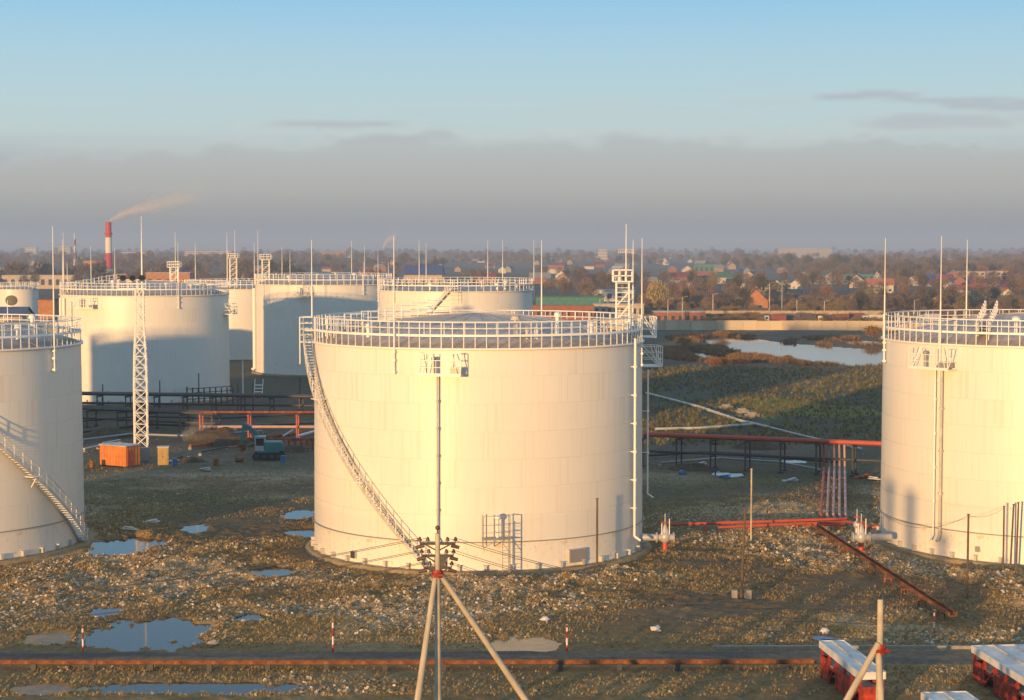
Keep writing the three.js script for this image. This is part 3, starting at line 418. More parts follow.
// two more tanks stand out of view, the slim one added for its shade, and throw the long shadows that lie over the tanks further back
makeTank({ key: 9, pos: [-101.6, 185.4, 20], H: 18, label: 'widest white storage tank of the farm, beyond the stairway tank', detail: 1, ring: false });
makeTank({ key: 10, pos: [-116, 352, 9], H: 18, label: 'added slim white storage tank out of view, shading a tank further back', detail: 1, ring: false });

// ------------------------------------------------------------------ overhead line on concrete poles
function concretePole(x, d, label, struts, turn = 0, arms = true) {
  const t = thing('power_pole', label, 'power pole', x, 0, d, turn, 'concrete power poles of the overhead line'), H = 10.8, w = 0.155;
  const g = new MB().cyl([0, -0.3, 0], [0, H, 0], w * 1.3, w * 0.85, 8); g.build('post', M.poleConcrete, t);
  for (const [sx, sz, hh] of struts) new MB().cyl([sx, -0.3, sz], [Math.sign(sx) * 0.12, hh, Math.sign(sz) * 0.08], w * 1.25, w * 0.9, 8).build('strut', M.poleConcrete, t);
  new MB().cyl([0, 8.45, 0], [0, 8.85, 0], 0.3, 0.26, 8).box(0, 8.6, 0, 0.62, 0.12, 0.62).build('strut_clamp', M.red, t);
  const ends = [];
  if (arms) for (const [y, l] of [[10.25, 0.95], [9.6, 0.85], [8.95, 0.75]]) {
    const arm = new MB().box(0, y, 0, l * 2, 0.13, 0.13).bar([-l * 0.7, y - 0.05, 0], [0, y - 0.4, 0], 0.07).bar([l * 0.7, y - 0.05, 0], [0, y - 0.4, 0], 0.07).build('crossarm', M.darkSteel, t);
    for (const s of [-1, 1]) for (const k of [0.55, 1]) { const ix = s * l * k; new MB().cyl([ix, y + 0.06, 0], [ix, y + 0.16, 0], 0.03, 0.03, 6).cyl([ix, y + 0.14, 0], [ix, y + 0.25, 0], 0.12, 0.10, 10).cyl([ix, y + 0.25, 0], [ix, y + 0.36, 0], 0.09, 0.05, 10).build('insulator', M.insulator, arm); }
    for (const s of [-1, 1]) { new MB().cyl([s * l * 0.75, y - 0.08, 0.1], [s * (l * 0.75 + 0.45), y - 0.2, 0.1], 0.11, 0.09, 8).build('strain_insulator', M.insulator, arm); ends.push([s * l, y + 0.3]); }
  }
  if (arms) new MB().cyl([0, H, 0], [0, H + 0.25, 0], 0.05, 0.05, 6).ball([0, H + 0.3, 0], 0.13, 8).build('top_insulator', M.insulator, t);
  t.userData.ends = undefined; return { t, ends, x, d, turn };
}
const poleA = concretePole(xAt(437, 95), 95, 'concrete tripod power pole with stacked crossarms in front of the central tank', [[6.0, -0.6, 8.6], [-1.35, 2.6, 8.5]]);
const poleB = concretePole(xAt(884, 77), 77, 'concrete power pole with one long strut beside the red legged shelter', [[-6.4, 0.8, 8.9], [-0.55, 2.0, 8.6]], 0.3, false);
const poleC = concretePole(-57, 80, 'concrete power pole of the line, standing beyond the tripod pole', [[3.2, 2.0, 8.6]], -0.4);
function wire(a, b, sag, label) { const pts = []; for (let k = 0; k <= 16; k++) { const q = k / 16; pts.push([mix(a[0], b[0], q), mix(a[1], b[1], q) - sag * 4 * q * (1 - q), mix(a[2], b[2], q)]); } tag(new MB().tube(pts, 0.015, 4, 32).build('power_wire', M.wire), label, 'wire', 'wires of the overhead line'); }
for (const [y, l] of [[10.25, 0.95], [9.6, 0.85], [8.95, 0.75]]) for (const s of [0.55, 1]) {
  wire([poleA.x + l * s, y + 0.3, -poleA.d], [poleB.x - 0.2 + 0.3 * s, y + 0.1, -poleB.d], 0.75, 'thin dark wire sagging from tripod pole towards the shelter pole');
  wire([poleA.x - l * s, y + 0.3, -poleA.d], [poleC.x + l * s, y + 0.3, -poleC.d], 2.1, 'thin dark wire sagging from tripod pole away past the stairway tank');
}
// tall posts of a yard off the road: they throw the long streaks of shade over the rubble
[[-38.7, 15, 0.45], [-36.2, 14.6, 0.5], [-33.0, 11.5, 0.6], [-27.6, 9.5, 0.5], [-43.5, 8.8, 0.45]].forEach(([u, h, w], k) => { const d = 44 - k * 3, x = (u + d * Math.sin(SUN_AZ)) / Math.cos(SUN_AZ); const t = thing('concrete_mast', 'tall square concrete mast standing in the near yard', 'mast', x, 0, d, k, 'concrete masts in the near yard'); new MB().cyl([0, -0.2, 0], [0, h, 0], w * 1.2, w * 0.9, 4).build('post', M.poleConcrete, t); new MB().box(0, h - 0.6, 0, 2.4, 0.2, 0.2).box(0, h - 0.5, 0, 0.9, 0.3, 0.9).build('crossarm', M.darkSteel, t); });
{ const d = 62, x = (-28.6 + d * Math.sin(SUN_AZ)) / Math.cos(SUN_AZ), t = thing('added_shade_hut', 'added low round roofed hut out of view, there for its shadow on the rubble', 'hut', x, 0, d, 0.4); new MB().cyl([0, 0, 0], [0, 3.4, 0], 2.0, 2.0, 24).build('wall', M.white, t); new MB().lathe([[2.2, 3.4], [1.9, 4.1], [1.1, 4.6], [0.01, 4.8]], 24).build('roof', M.deck, t); }  // unseen hut added to cast a broad round shadow on the rubble

// ------------------------------------------------------------------ posts and markers
function post(px, base, top, r, mat, label, group, lean = 0, blocks = false) {
  const [x, d] = ground(px, base), h = yAt(top, d), y0 = gh(x, d), t = thing('post', label, 'post', x, y0 - 0.15, d, 0, group);
  new MB().cyl([0, 0, 0], [lean, h - y0 + 0.15, 0], r, r * 0.85, 8).build('shaft', mat, t); new MB().cyl([lean, h - y0 + 0.13, 0], [lean, h - y0 + 0.2, 0], r * 1.3, r * 1.3, 8).build('cap', mat, t);
  if (blocks) for (const s of [-1, 1]) new MB().box(s * 0.5, 0.45, 0.1, 0.42, 0.85, 0.5, s * 0.1).build('concrete_block', M.concrete, t);
}
post(751, 541, 470, 0.085, M.poleConcrete, 'tall pale post behind the red pipes between the tanks'); post(741, 599, 511, 0.10, M.wood, 'tall brown post set between two concrete blocks', null, 0.25, true);
post(597, 570, 500, 0.09, M.wood, 'slim brown post standing close to the central tank'); post(967, 600, 516, 0.09, M.wood, 'slim brown post on the rubble before the twin standpipe tank', null, 0.02);
post(1003, 578, 508, 0.08, M.wood, 'slim brown post in a trio beside the twin standpipe tank', 'trio of posts'); post(1010, 576, 506, 0.085, M.wood, 'slim brown post in a trio beside the twin standpipe tank', 'trio of posts', 0.2); post(1016, 577, 504, 0.08, M.wood, 'slim brown post in a trio beside the twin standpipe tank', 'trio of posts', 0.1);
for (const [a, b, s] of [[[967, 600, 517], [1003, 578, 509], 0.35], [[967, 600, 517], [884, 543, 517], 1.0]]) { const [ax, ad] = ground(a[0], a[1]), [bx, bd] = ground(b[0], b[1]); wire([ax, yAt(a[2], ad), -ad], [bx, yAt(b[2], bd), -bd], s, s > 0.5 ? 'thin cable from brown post to the twin standpipe tank' : 'thin cable between brown posts by the twin standpipe tank'); }
[[83, 652, 628, 'by the large blue puddle'], [333, 652, 622, 'on the verge before the stairway tank gap'], [567, 651, 627, 'by the round tan puddle'], [934, 633, 612, 'in the dip below the rusty beam']].forEach(([px, b, t_, where]) => {
  const [x, d] = ground(px, b), h = yAt(t_, d), t = thing('marker_post', `short red and white banded marker post ${where}`, 'marker post', x, Math.max(0, gh(x, d)) - 0.05, d, 0, 'marker posts along the road');
  const n = 4; for (let k = 0; k < n; k++) new MB().cyl([0, k * h / n, 0], [0, (k + 1) * h / n, 0], 0.062, 0.062, 8).build('band', k % 2 ? M.white : M.red, t); new MB().box(0, h - 0.1, 0.075, 0.2, 0.16, 0.03).build('plate', M.rust, t);
});
for (const [px, py, c, label] of [[656, 631, M.white, 'small white block lying on the turf by the road'], [825, 632, M.white, 'small pale block beside a blue sheet'], [545, 622, M.white, 'flat pale slab lying on turf'], [213, 645, M.concrete, 'tan boulder at the puddle rim'], [572, 600, M.concrete, 'pale boulder among clods before the central tank']]) { const [x, d] = ground(px, py), g = clodGeo(px % 7); g.scale(0.36, 0.3, 0.3); const o = meshOf('stone_block', g, c, scene); o.position.set(x, gh(x, d) + 0.12, -d); tag(o, label, 'stone'); }
{ const [x, d] = ground(823, 638), g = new THREE.PlaneGeometry(1.5, 0.9, 8, 6); g.rotateX(-Math.PI / 2); const p = g.attributes.position; for (let i = 0; i < p.count; i++) p.setY(i, 0.12 + 0.16 * vnoise(p.getX(i) * 3, p.getZ(i) * 3)); g.computeVertexNormals(); const o = meshOf('tarpaulin', boxUV(g), std(0.12, 0.26, 0.42, 0.5, { side: THREE.DoubleSide }), scene); o.position.set(x, gh(x, d), -d); tag(o, 'crumpled blue sheet lying near the road', 'tarpaulin'); }

// ------------------------------------------------------------------ pipelines
function pipeline(name, label, category, runs, supports, group) {
  const t = thing(name, label, category, 0, 0, 0, 0, group);
  for (const { pts, r, mat, n = 10 } of runs) { const g = new MB().pipe(pts, r, n); for (let k = 0; k + 1 < pts.length; k++) { const L = Math.hypot(pts[k + 1][0] - pts[k][0], pts[k + 1][2] - pts[k][2]), m = Math.floor(L / 6); for (let i = 1; i <= m; i++) { const q = i / (m + 1), c = pts[k].map((v, j) => mix(v, pts[k + 1][j], q)), dir = V3(...pts[k + 1]).sub(V3(...pts[k])).normalize().multiplyScalar(0.07); g.cyl([c[0] - dir.x, c[1] - dir.y, c[2] - dir.z], [c[0] + dir.x, c[1] + dir.y, c[2] + dir.z], r * 1.22, r * 1.22, n); } } g.build('pipe', mat, t); }
  for (const { a, b, w, mat, base } of supports) { const g = new MB().bar(a, b, w); if (base) g.box(a[0], a[1] + 0.1, a[2], base, 0.25, base); g.build('support', mat, t); }
  return t;
}
{ // rusty line along the road
  const d = 109.4, sup = []; for (let x = -33; x < 17; x += 3.6) sup.push({ a: [x, -0.2, -d], b: [x, 0.42, -d], w: 0.3, mat: M.darkSteel, base: 0.5 });
  pipeline('road_pipeline', 'long rusty orange pipe on low blocks running beside the road', 'pipeline', [{ pts: [[-36, 0.52, -d], [-10, 0.50, -d], [18.6, 0.52, -d - 0.2]], r: 0.17, mat: M.rust }, { pts: [[-36, 0.36, -d - 0.62], [20, 0.36, -d - 0.66]], r: 0.10, mat: M.darkPipe }], sup);
}
{ // red lines between the central and the twin standpipe tanks
  const A = ground(668, 534), B = ground(846, 528), sup = []; for (const q of [0.2, 0.45, 0.72, 0.95]) { const x = mix(A[0], B[0], q), d = mix(A[1], B[1], q); sup.push({ a: [x, gh(x, d) - 0.2, -d], b: [x, 0.62, -d], w: 0.16, mat: M.redPipe, base: 0.4 }); }
  pipeline('product_pipeline', 'pair of red pipes joining the valves of two tanks', 'pipeline', [{ pts: [[A[0], 0.85, -A[1]], [B[0], 0.85, -B[1]]], r: 0.15, mat: M.redPipe }, { pts: [[A[0] + 4.5, 0.72, -A[1] + 0.75], [B[0], 0.72, -B[1] + 0.75], [B[0] + 1.8, 0.5, -B[1] + 3.0], [B[0] + 3.2, 0.9, -B[1] + 3.2]], r: 0.13, mat: M.redPipe }, { pts: [[B[0] - 4, 0.55, -B[1] + 0.6], [B[0] - 4, 0.55, -B[1] + 1.7], [B[0] - 0.5, 0.55, -B[1] + 1.7]], r: 0.11, mat: M.redPipe }], sup);
  for (let k = 0; k < 5; k++) { const n = ground(822 + k * 6.2, 523), f = ground(824 + k * 5.2, 474); pipeline('feeder_pipe', 'pinkish feeder pipe in a row of five rising to the pipe rack', 'pipe', [{ pts: [[n[0], 0.35, -n[1]], [n[0], 0.75, -n[1] - 0.6], [f[0], 0.8, -f[1]], [f[0], 3.5, -f[1] - 0.5]], r: 0.13, mat: k === 0 ? M.redPipe : M.pinkPipe }], [{ a: [mix(n[0], f[0], 0.5), -0.2, -mix(n[1], f[1], 0.5)], b: [mix(n[0], f[0], 0.5), 0.65, -mix(n[1], f[1], 0.5)], w: 0.14, mat: M.darkSteel }], 'row of five feeder pipes'); }
}
function valveUnit(px, py, label, flip) {
  const [x, d] = ground(px, py), t = thing('valve_unit', label, 'valve', x, 0, d, 0, 'tank outlet valves');
  new MB().cyl([0, -0.2, 0], [0, 0.9, 0], 0.22, 0.22, 10).box(0, 0, 0, 0.7, 0.3, 0.7).build('pedestal', M.redPipe, t);
  new MB().cyl([-0.75, 1.25, 0], [0.75, 1.25, 0], 0.3, 0.3, 12).cyl([-0.78, 1.25, 0], [-0.66, 1.25, 0], 0.46, 0.46, 14).cyl([0.66, 1.25, 0], [0.78, 1.25, 0], 0.46, 0.46, 14).ball([0, 1.3, 0], 0.5, 12, 1.1).build('valve_body', M.silver, t);
  new MB().cyl([0, 1.7, 0], [0, 2.35, 0], 0.36, 0.14, 10).cyl([0, 2.3, 0], [0, 3.3, 0], 0.07, 0.05, 8).build('bonnet', M.silver, t); new MB().add(new THREE.TorusGeometry(0.36, 0.045, 6, 18).rotateX(Math.PI / 2).translate(0, 2.55, 0)).bar([-0.36, 2.55, 0], [0.36, 2.55, 0], 0.05).bar([0, 2.55, -0.36], [0, 2.55, 0.36], 0.05).build('handwheel', M.redPipe, t);
  new MB().cyl([0.35, 1.5, 0.2], [0.35, 2.9, 0.2], 0.05, 0.05, 6).cyl([-0.3, 1.5, 0.25], [-0.3, 2.5, 0.25], 0.05, 0.05, 6).build('indicator_rod', M.paint, t);
  new MB().cyl([flip * -0.75, 1.25, 0], [flip * -2.6, 1.25, -0.2], 0.3, 0.3, 12).build('tank_nozzle', M.silver, t);
}
valveUnit(665, 552, 'grey valve with handwheel beside the central tank foot', 1); valveUnit(861, 552, 'grey valve with handwheel beside the twin standpipe tank foot', -1);
{ const [x, d] = ground(868, 544); const t = thing('valve_unit', 'small silver valve stem behind the twin standpipe tank valve', 'valve', x - 0.6, 0, d + 2, 0, 'tank outlet valves'); new MB().cyl([0, 0, 0], [0, 1.4, 0], 0.2, 0.2, 10).ball([0, 1.4, 0], 0.36, 10).cyl([0, 1.5, 0], [0, 2.8, 0], 0.08, 0.05, 6).build('valve_body', M.silver, t); new MB().add(new THREE.TorusGeometry(0.3, 0.04, 6, 16).rotateX(Math.PI / 2).translate(0, 2.1, 0)).build('handwheel', M.redPipe, t); }
{ // rusty channel beam
  const A = ground(814, 534), B = ground(953, 627), t = thing('channel_beam', 'rusty orange channel beam on low trestles crossing the rubble', 'beam', 0, 0, 0), y = 0.75, L = Math.hypot(B[0] - A[0], B[1] - A[1]), g = new MB();
  const a = [A[0], y, -A[1]], b = [B[0], y, -B[1]]; g.bar(a, b, 0.52, 0.05).bar([a[0] - 0.25, y + 0.14, a[2]], [b[0] - 0.25, y + 0.14, b[2]], 0.05, 0.26).bar([a[0] + 0.25, y + 0.14, a[2]], [b[0] + 0.25, y + 0.14, b[2]], 0.05, 0.26); g.build('channel', M.rust, t);
  for (let k = 0; k < 9; k++) { const q = (k + 0.4) / 9, x = mix(A[0], B[0], q), d = mix(A[1], B[1], q), h0 = gh(x, d); new MB().bar([x - 0.3, h0 - 0.2, -d], [x - 0.2, y - 0.03, -d], 0.10).bar([x + 0.3, h0 - 0.2, -d], [x + 0.2, y - 0.03, -d], 0.10).bar([x - 0.35, 0.4, -d], [x + 0.35, 0.4, -d], 0.08).build('trestle', k === 3 ? M.darkSteel : M.rust, t); }
}
function rack(label, name, A, B, h, n, pipes, mat, pipeMats) { // portal frames carrying pipes between two ground points
  const t = thing(name, label, 'pipe rack', 0, 0, 0), dx = B[0] - A[0], dd = B[1] - A[1], L = Math.hypot(dx, dd), nx = -dd / L, nd = dx / L;
  for (let k = 0; k <= n; k++) { const q = k / n, x = mix(A[0], B[0], q), d = mix(A[1], B[1], q), f = new MB(), w = 1.1; for (const s of [-w, w]) { f.bar([x + nx * s, -0.2, -(d + nd * s)], [x + nx * s, h, -(d + nd * s)], 0.17); f.box(x + nx * s, 0.08, -(d + nd * s), 0.5, 0.3, 0.5); } f.bar([x - nx * 1.3, h - 0.1, -(d - nd * 1.3)], [x + nx * 1.3, h - 0.1, -(d + nd * 1.3)], 0.22); f.bar([x - nx * 1.1, h * 0.45, -(d - nd * 1.1)], [x + nx * 1.1, h * 0.45, -(d + nd * 1.1)], 0.16); f.build('portal_frame', mat, t); }
  pipes.forEach(([off, y, r], k) => new MB().cyl([A[0] + nx * off, y, -(A[1] + nd * off)], [B[0] + nx * off, y, -(B[1] + nd * off)], r, r, 10).build('pipe', pipeMats[k % pipeMats.length], t));
}
rack('dark pipe rack with red pipes spanning the shaded ground between the tanks', 'pipe_rack', [xAt(646, 213), 213], [xAt(930, 201), 201], 3.5, 8, [[-0.7, 3.85, 0.28], [0.0, 3.72, 0.16], [0.6, 3.78, 0.22], [0.3, 1.75, 0.14]], M.darkSteel, [M.redPipe, M.darkPipe, M.redPipe, M.darkPipe]);
rack('red painted pipe rack with bare pipes behind the excavator', 'pipe_rack', [xAt(200, 243), 243], [xAt(345, 243), 243], 3.4, 3, [[-0.6, 3.72, 0.14], [0.5, 3.66, 0.1], [-0.5, 1.72, 0.2], [0.5, 1.6, 0.12]], M.redPipe, [M.orange, M.pinkPipe, M.pinkPipe, M.orange]);
rack('low dark pipe rack passing the orange cabin', 'pipe_rack', [xAt(60, 262), 262], [xAt(215, 252), 252], 2.4, 5, [[-0.7, 2.65, 0.2], [0, 2.6, 0.14], [0.6, 2.7, 0.24], [0, 1.2, 0.16]], M.darkSteel, [M.darkPipe, M.silver, M.darkPipe, M.darkPipe]);
rack('long dark pipe rack before the shaded tank', 'pipe_rack', [xAt(70, 284), 284], [xAt(330, 278), 278], 2.6, 9, [[-0.7, 2.9, 0.25], [0.6, 2.9, 0.25], [0, 1.4, 0.18]], M.darkSteel, [M.darkPipe, M.darkPipe, M.darkPipe]);
{ // orange trestle with short pipes by the central tank
  const t = thing('pipe_trestle', 'low orange trestle with stubby legs behind the excavator', 'trestle', 0, 0, 0), d = 231; new MB().box((xAt(268, d) + xAt(325, d)) / 2, 1.25, -d, xAt(325, d) - xAt(268, d), 0.35, 0.5).build('rail_beam', M.orange, t); for (let px = 270; px < 325; px += 6) new MB().box(xAt(px, d), 0.55, -d, 0.28, 1.2, 0.3).build('leg', M.orange, t);
  for (const [a, b, r, m] of [[[282, 447], [292, 434], 0.14, M.silver], [[296, 441], [318, 436], 0.16, M.paint], [[300, 446], [322, 441], 0.1, M.pinkPipe]]) { const h0 = 1.55; const A = [xAt(a[0], d + 1), h0, -(d + 1)], B = [xAt(b[0], d + 4), h0 + 0.5, -(d + 4)]; tag(new MB().cyl(A, B, r, r, 8).build('loose_pipe', m), 'loose pipe lying across the orange trestle', 'pipe', 'loose pipes on the trestle'); }
}
{ // surface pipes crossing the grass to the rack
  const q = (px, py, h = 0.3) => { const [x, d] = ground(px, py, h); return [x, h, -d]; };
  pipeline('field_pipeline', 'pale pipe lying on the grass and bending back on itself', 'pipeline', [{ pts: [q(646, 393), q(700, 407), q(738, 420), q(768, 427)], r: 0.22, mat: M.paintOld }, { pts: [q(655, 429), q(700, 428), q(757, 424)], r: 0.2, mat: M.paintOld }], []);
  pipeline('field_pipeline', 'thin grey pipe slanting over the grass towards the pipe rack', 'pipeline', [{ pts: [q(757, 424), q(800, 435), q(862, 449)], r: 0.15, mat: M.silver }], []);
  for (const [px, py] of [[742, 413], [752, 417], [726, 409]]) { const [x, d] = ground(px, py); const t = thing('pipe_block', 'pale concrete saddle block beside the field pipe', 'block', x, 0, d, 0.4, 'saddle blocks by the field pipe'); new MB().box(0, 0.2, 0, 2.2, 0.6, 0.8).box(0, 0.6, 0, 1.2, 0.3, 0.6).build('block', M.concrete, t); }
}
for (const [px, py, w, m, label] of [[700, 466, 1.6, M.silver, 'pale sheet scrap below the pipe rack'], [590 + 135, 478, 2.6, M.blue, 'blue scrap sheet on the shaded ground'], [790, 482, 1.8, M.silver, 'grey drum by the pipe rack legs'], [862, 478, 2.2, M.orange, 'orange pipe ends stacked by the twin standpipe tank'], [875, 480, 1.6, M.white, 'white elbow piece by the twin standpipe tank'], [520 / 4, 532, 1.5, M.white, 'white rag of debris beside the rubble'], [152, 523, 1.4, M.white, 'pale debris sheet by the rubble heap'], [68, 473, 1.8, M.white, 'pale plank by the orange cabin'], [180, 462, 3.2, M.paintOld, 'pile of pale boards near the yellow booth'], [205, 471, 2.4, M.silver, 'grey sheet lying near the excavator']]) { const [x, d] = ground(px, py), t = thing('scrap_piece', label, 'scrap', x, gh(x, d), d, px * 0.7); new MB().box(0, 0.16, 0, w, 0.1, 0.7, 0, 0.1, 0.06).build('sheet', m, t); new MB().box(w * 0.1, 0.32, 0.1, w * 0.6, 0.12, 0.4, 0.5, 0.15, 0.1).build('sheet', m, t); }

// ------------------------------------------------------------------ floodlight mast, cabin, booth, excavator
{
  const d = 234, x = xAt(139.5, d), t = thing('floodlight_mast', 'tall white lattice floodlight mast with a spire, beside the orange cabin', 'mast', x, 0, d, 0.12), H = 20.6, w0 = 0.82, w1 = 0.5;
  const wAt = (y) => mix(w0, w1, sstep(9, 18, y));
  for (const [sx, sz] of [[-1, -1], [1, -1], [1, 1], [-1, 1]]) { const g = new MB(), ys = [0, 4, 8, 12, 16, H]; for (let k = 0; k < 5; k++) g.bar([sx * wAt(ys[k]), ys[k], sz * wAt(ys[k])], [sx * wAt(ys[k + 1]), ys[k + 1], sz * wAt(ys[k + 1])], 0.16); g.build('leg', M.paint, t); }
  const br = new MB(); for (let k = 0; k < 14; k++) { const y = k * H / 14, y2 = (k + 1) * H / 14, a = wAt(y), b = wAt(y2); for (const s of [-1, 1]) { br.bar([-a, y, s * a], [b, y2, s * b], 0.085).bar([a, y, s * a], [-b, y2, s * b], 0.085).bar([s * a, y, -a], [s * b, y2, b], 0.085).bar([s * a, y, a], [s * b, y2, -b], 0.085).bar([-b, y2, s * b], [b, y2, s * b], 0.07); } } br.build('lattice', M.paint, t);
  new MB().box(-0.9, H, 0, 3.6, 0.12, 1.6).build('platform', M.paint, t); const f = new MB(); for (const z of [-0.8, 0.8]) { for (const y of [0.6, 1.15]) f.bar([-2.7, H + y, z], [0.9, H + y, z], 0.07); for (const xx of [-2.7, -1.5, -0.3, 0.9]) f.bar([xx, H, z], [xx, H + 1.15, z], 0.08); } f.build('guard_frame', M.paint, t);
  for (const xx of [-2.0, -0.8, 0.4]) { const l = new MB().cyl([xx, H + 1.5, 0.7], [xx, H + 1.4, 1.05], 0.30, 0.42, 14).bar([xx, H + 0.9, 0.75], [xx, H + 1.4, 0.75], 0.08).build('floodlight', M.darkSteel, t); new MB().cyl([xx, H + 1.39, 1.07], [xx, H + 1.38, 1.09], 0.38, 0.38, 14).build('lens', M.glass, l); }
  new MB().cyl([0.35, H, 0], [0.35, 26, 0], 0.13, 0.09, 8).cyl([0.35, 26, 0], [0.35, 30, 0], 0.08, 0.03, 6).build('spire', M.paint, t);
}
{
  const [x, d] = ground(118, 467), t = thing('site_cabin', 'orange metal site cabin with grey flat roof', 'cabin', x, 0, d + 1.2, -0.55), W = 4.2, Dp = 2.4, h = 2.35;
  new MB().box(0, h / 2 + 0.15, 0, W, h, Dp).build('wall', M.cabin, t); new MB().box(0, h + 0.2, 0, W + 0.2, 0.12, Dp + 0.2).build('roof', M.silver, t); const rib = new MB().box(0, 0, 0, 0.05, h, 0.04).geo();
  for (let k = 0; k < 9; k++) { const r = meshOf('wall_rib', rib, M.cabin, t); r.position.set(-W / 2 + 0.2 + k * 0.475, h / 2 + 0.15, Dp / 2 + 0.02); } for (let k = 0; k < 5; k++) { const r = meshOf('wall_rib', rib, M.cabin, t); r.position.set(W / 2 + 0.02, h / 2 + 0.15, -Dp / 2 + 0.2 + k * 0.5); r.rotation.y = Math.PI / 2; }
  const dr = new MB().box(W / 2 + 0.03, 1.1, 0.5, 0.05, 1.9, 0.85).build('door', M.redPipe, t); new MB().box(W / 2 + 0.08, 1.1, 0.2, 0.05, 0.12, 0.05).build('handle', M.steel, dr); new MB().box(-W / 2 + 0.1, 0.06, 0, 0.3, 0.2, Dp).box(W / 2 - 0.1, 0.06, 0, 0.3, 0.2, Dp).build('skid', M.darkSteel, t);
  const b = ground(131, 466), bt = thing('gas_cylinder', 'small red gas cylinder against the orange cabin', 'cylinder', b[0], 0, b[1] - 0.4); new MB().lathe([[0.01, 0], [0.28, 0], [0.28, 1.2], [0.16, 1.42], [0.07, 1.5], [0.07, 1.62], [0.01, 1.62]], 14).build('body', M.red, bt); new MB().cyl([0, 1.6, 0], [0, 1.75, 0], 0.09, 0.09, 8).build('valve', M.steel, bt);
  const [gx, gd] = ground(144, 462), gt = thing('switch_cabinet', 'dark grey switch cabinet beside the orange cabin', 'cabinet', gx, 0, gd, 0.3); new MB().box(0, 0.95, 0, 1.3, 1.6, 0.7).build('body', M.steel, gt); new MB().box(-0.32, 0.95, 0.36, 0.58, 1.4, 0.03).build('door', M.steel, gt); new MB().box(0.32, 0.95, 0.36, 0.58, 1.4, 0.03).build('door', M.steel, gt);
}
{
  const [x, d] = ground(164, 469), t = thing('booth', 'small yellowish booth with two door leaves', 'booth', xAt(161.5, 214.5), 0, 214.5, 0.15); new MB().box(0, 1.05, 0, 1.25, 2.1, 1.1).build('wall', std(0.55, 0.42, 0.20, 0.8, { map: grain }), t); new MB().box(0, 2.14, 0, 1.4, 0.1, 1.25).build('roof', M.paintOld, t);
  for (const s of [-1, 1]) { const l = new MB().box(s * 0.29, 1.02, 0.57, 0.5, 1.85, 0.04).build('door', std(0.50, 0.34, 0.13, 0.8, { map: grain }), t); new MB().box(s * 0.1, 1.0, 0.61, 0.04, 0.14, 0.04).build('handle', M.darkSteel, l); }
}
{
  const [x, d] = ground(265, 459), t = thing('excavator', 'teal tracked excavator with its boom bent down, on shaded ground', 'excavator', x, 0, d, 0.05);
  for (const s of [-1, 1]) { const tr = new MB().prism([[-1.5, 0.05], [1.5, 0.05], [1.75, 0.4], [1.5, 0.75], [-1.5, 0.75], [-1.75, 0.4]], 0.5, new THREE.Matrix4().setPosition(0.4, 0, s * 0.95)).build('track', M.rubber, t); for (const xx of [-1.2, -0.4, 0.4, 1.2]) new MB().cyl([xx + 0.4, 0.38, s * 1.21], [xx + 0.4, 0.38, s * 1.25], 0.26, 0.26, 12).build('roller', M.darkSteel, tr); }
  new MB().box(0.4, 0.95, 0, 2.4, 0.3, 2.0).box(0.9, 1.5, 0, 1.9, 0.9, 2.1).box(1.75, 1.35, 0, 0.5, 0.8, 1.9).build('house', M.teal, t);
  const cab = new MB().box(-0.45, 1.75, 0.55, 1.1, 1.5, 0.95).box(-0.45, 2.55, 0.55, 1.2, 0.1, 1.05).build('cab', M.silver, t); new MB().box(-0.45, 1.98, 1.04, 0.85, 0.8, 0.02).box(-1.015, 1.98, 0.55, 0.02, 0.8, 0.75).build('window', M.glass, cab);
  new MB().bar([-0.3, 1.3, -0.35], [-1.1, 3.0, -0.35], 0.36, 0.5).bar([-1.1, 3.0, -0.35], [-2.4, 3.7, -0.35], 0.32, 0.42).build('boom', M.teal, t); new MB().bar([-2.35, 3.75, -0.35], [-2.55, 1.7, -0.35], 0.26, 0.36).build('stick', M.teal, t); new MB().cyl([-0.9, 1.6, -0.35], [-1.7, 3.1, -0.35], 0.08, 0.08, 8).cyl([-1.4, 3.5, -0.35], [-2.3, 4.0, -0.35], 0.07, 0.07, 8).build('hydraulic_ram', M.steel, t);
  new MB().prism([[-0.35, 0.9], [0.3, 0.9], [0.45, 0.4], [0.15, 0.0], [-0.3, 0.05], [-0.1, 0.35]], 0.8, new THREE.Matrix4().setPosition(-2.5, 0.75, -0.35)).build('bucket', M.rust, t);
  t.scale.setScalar(1.12);
}
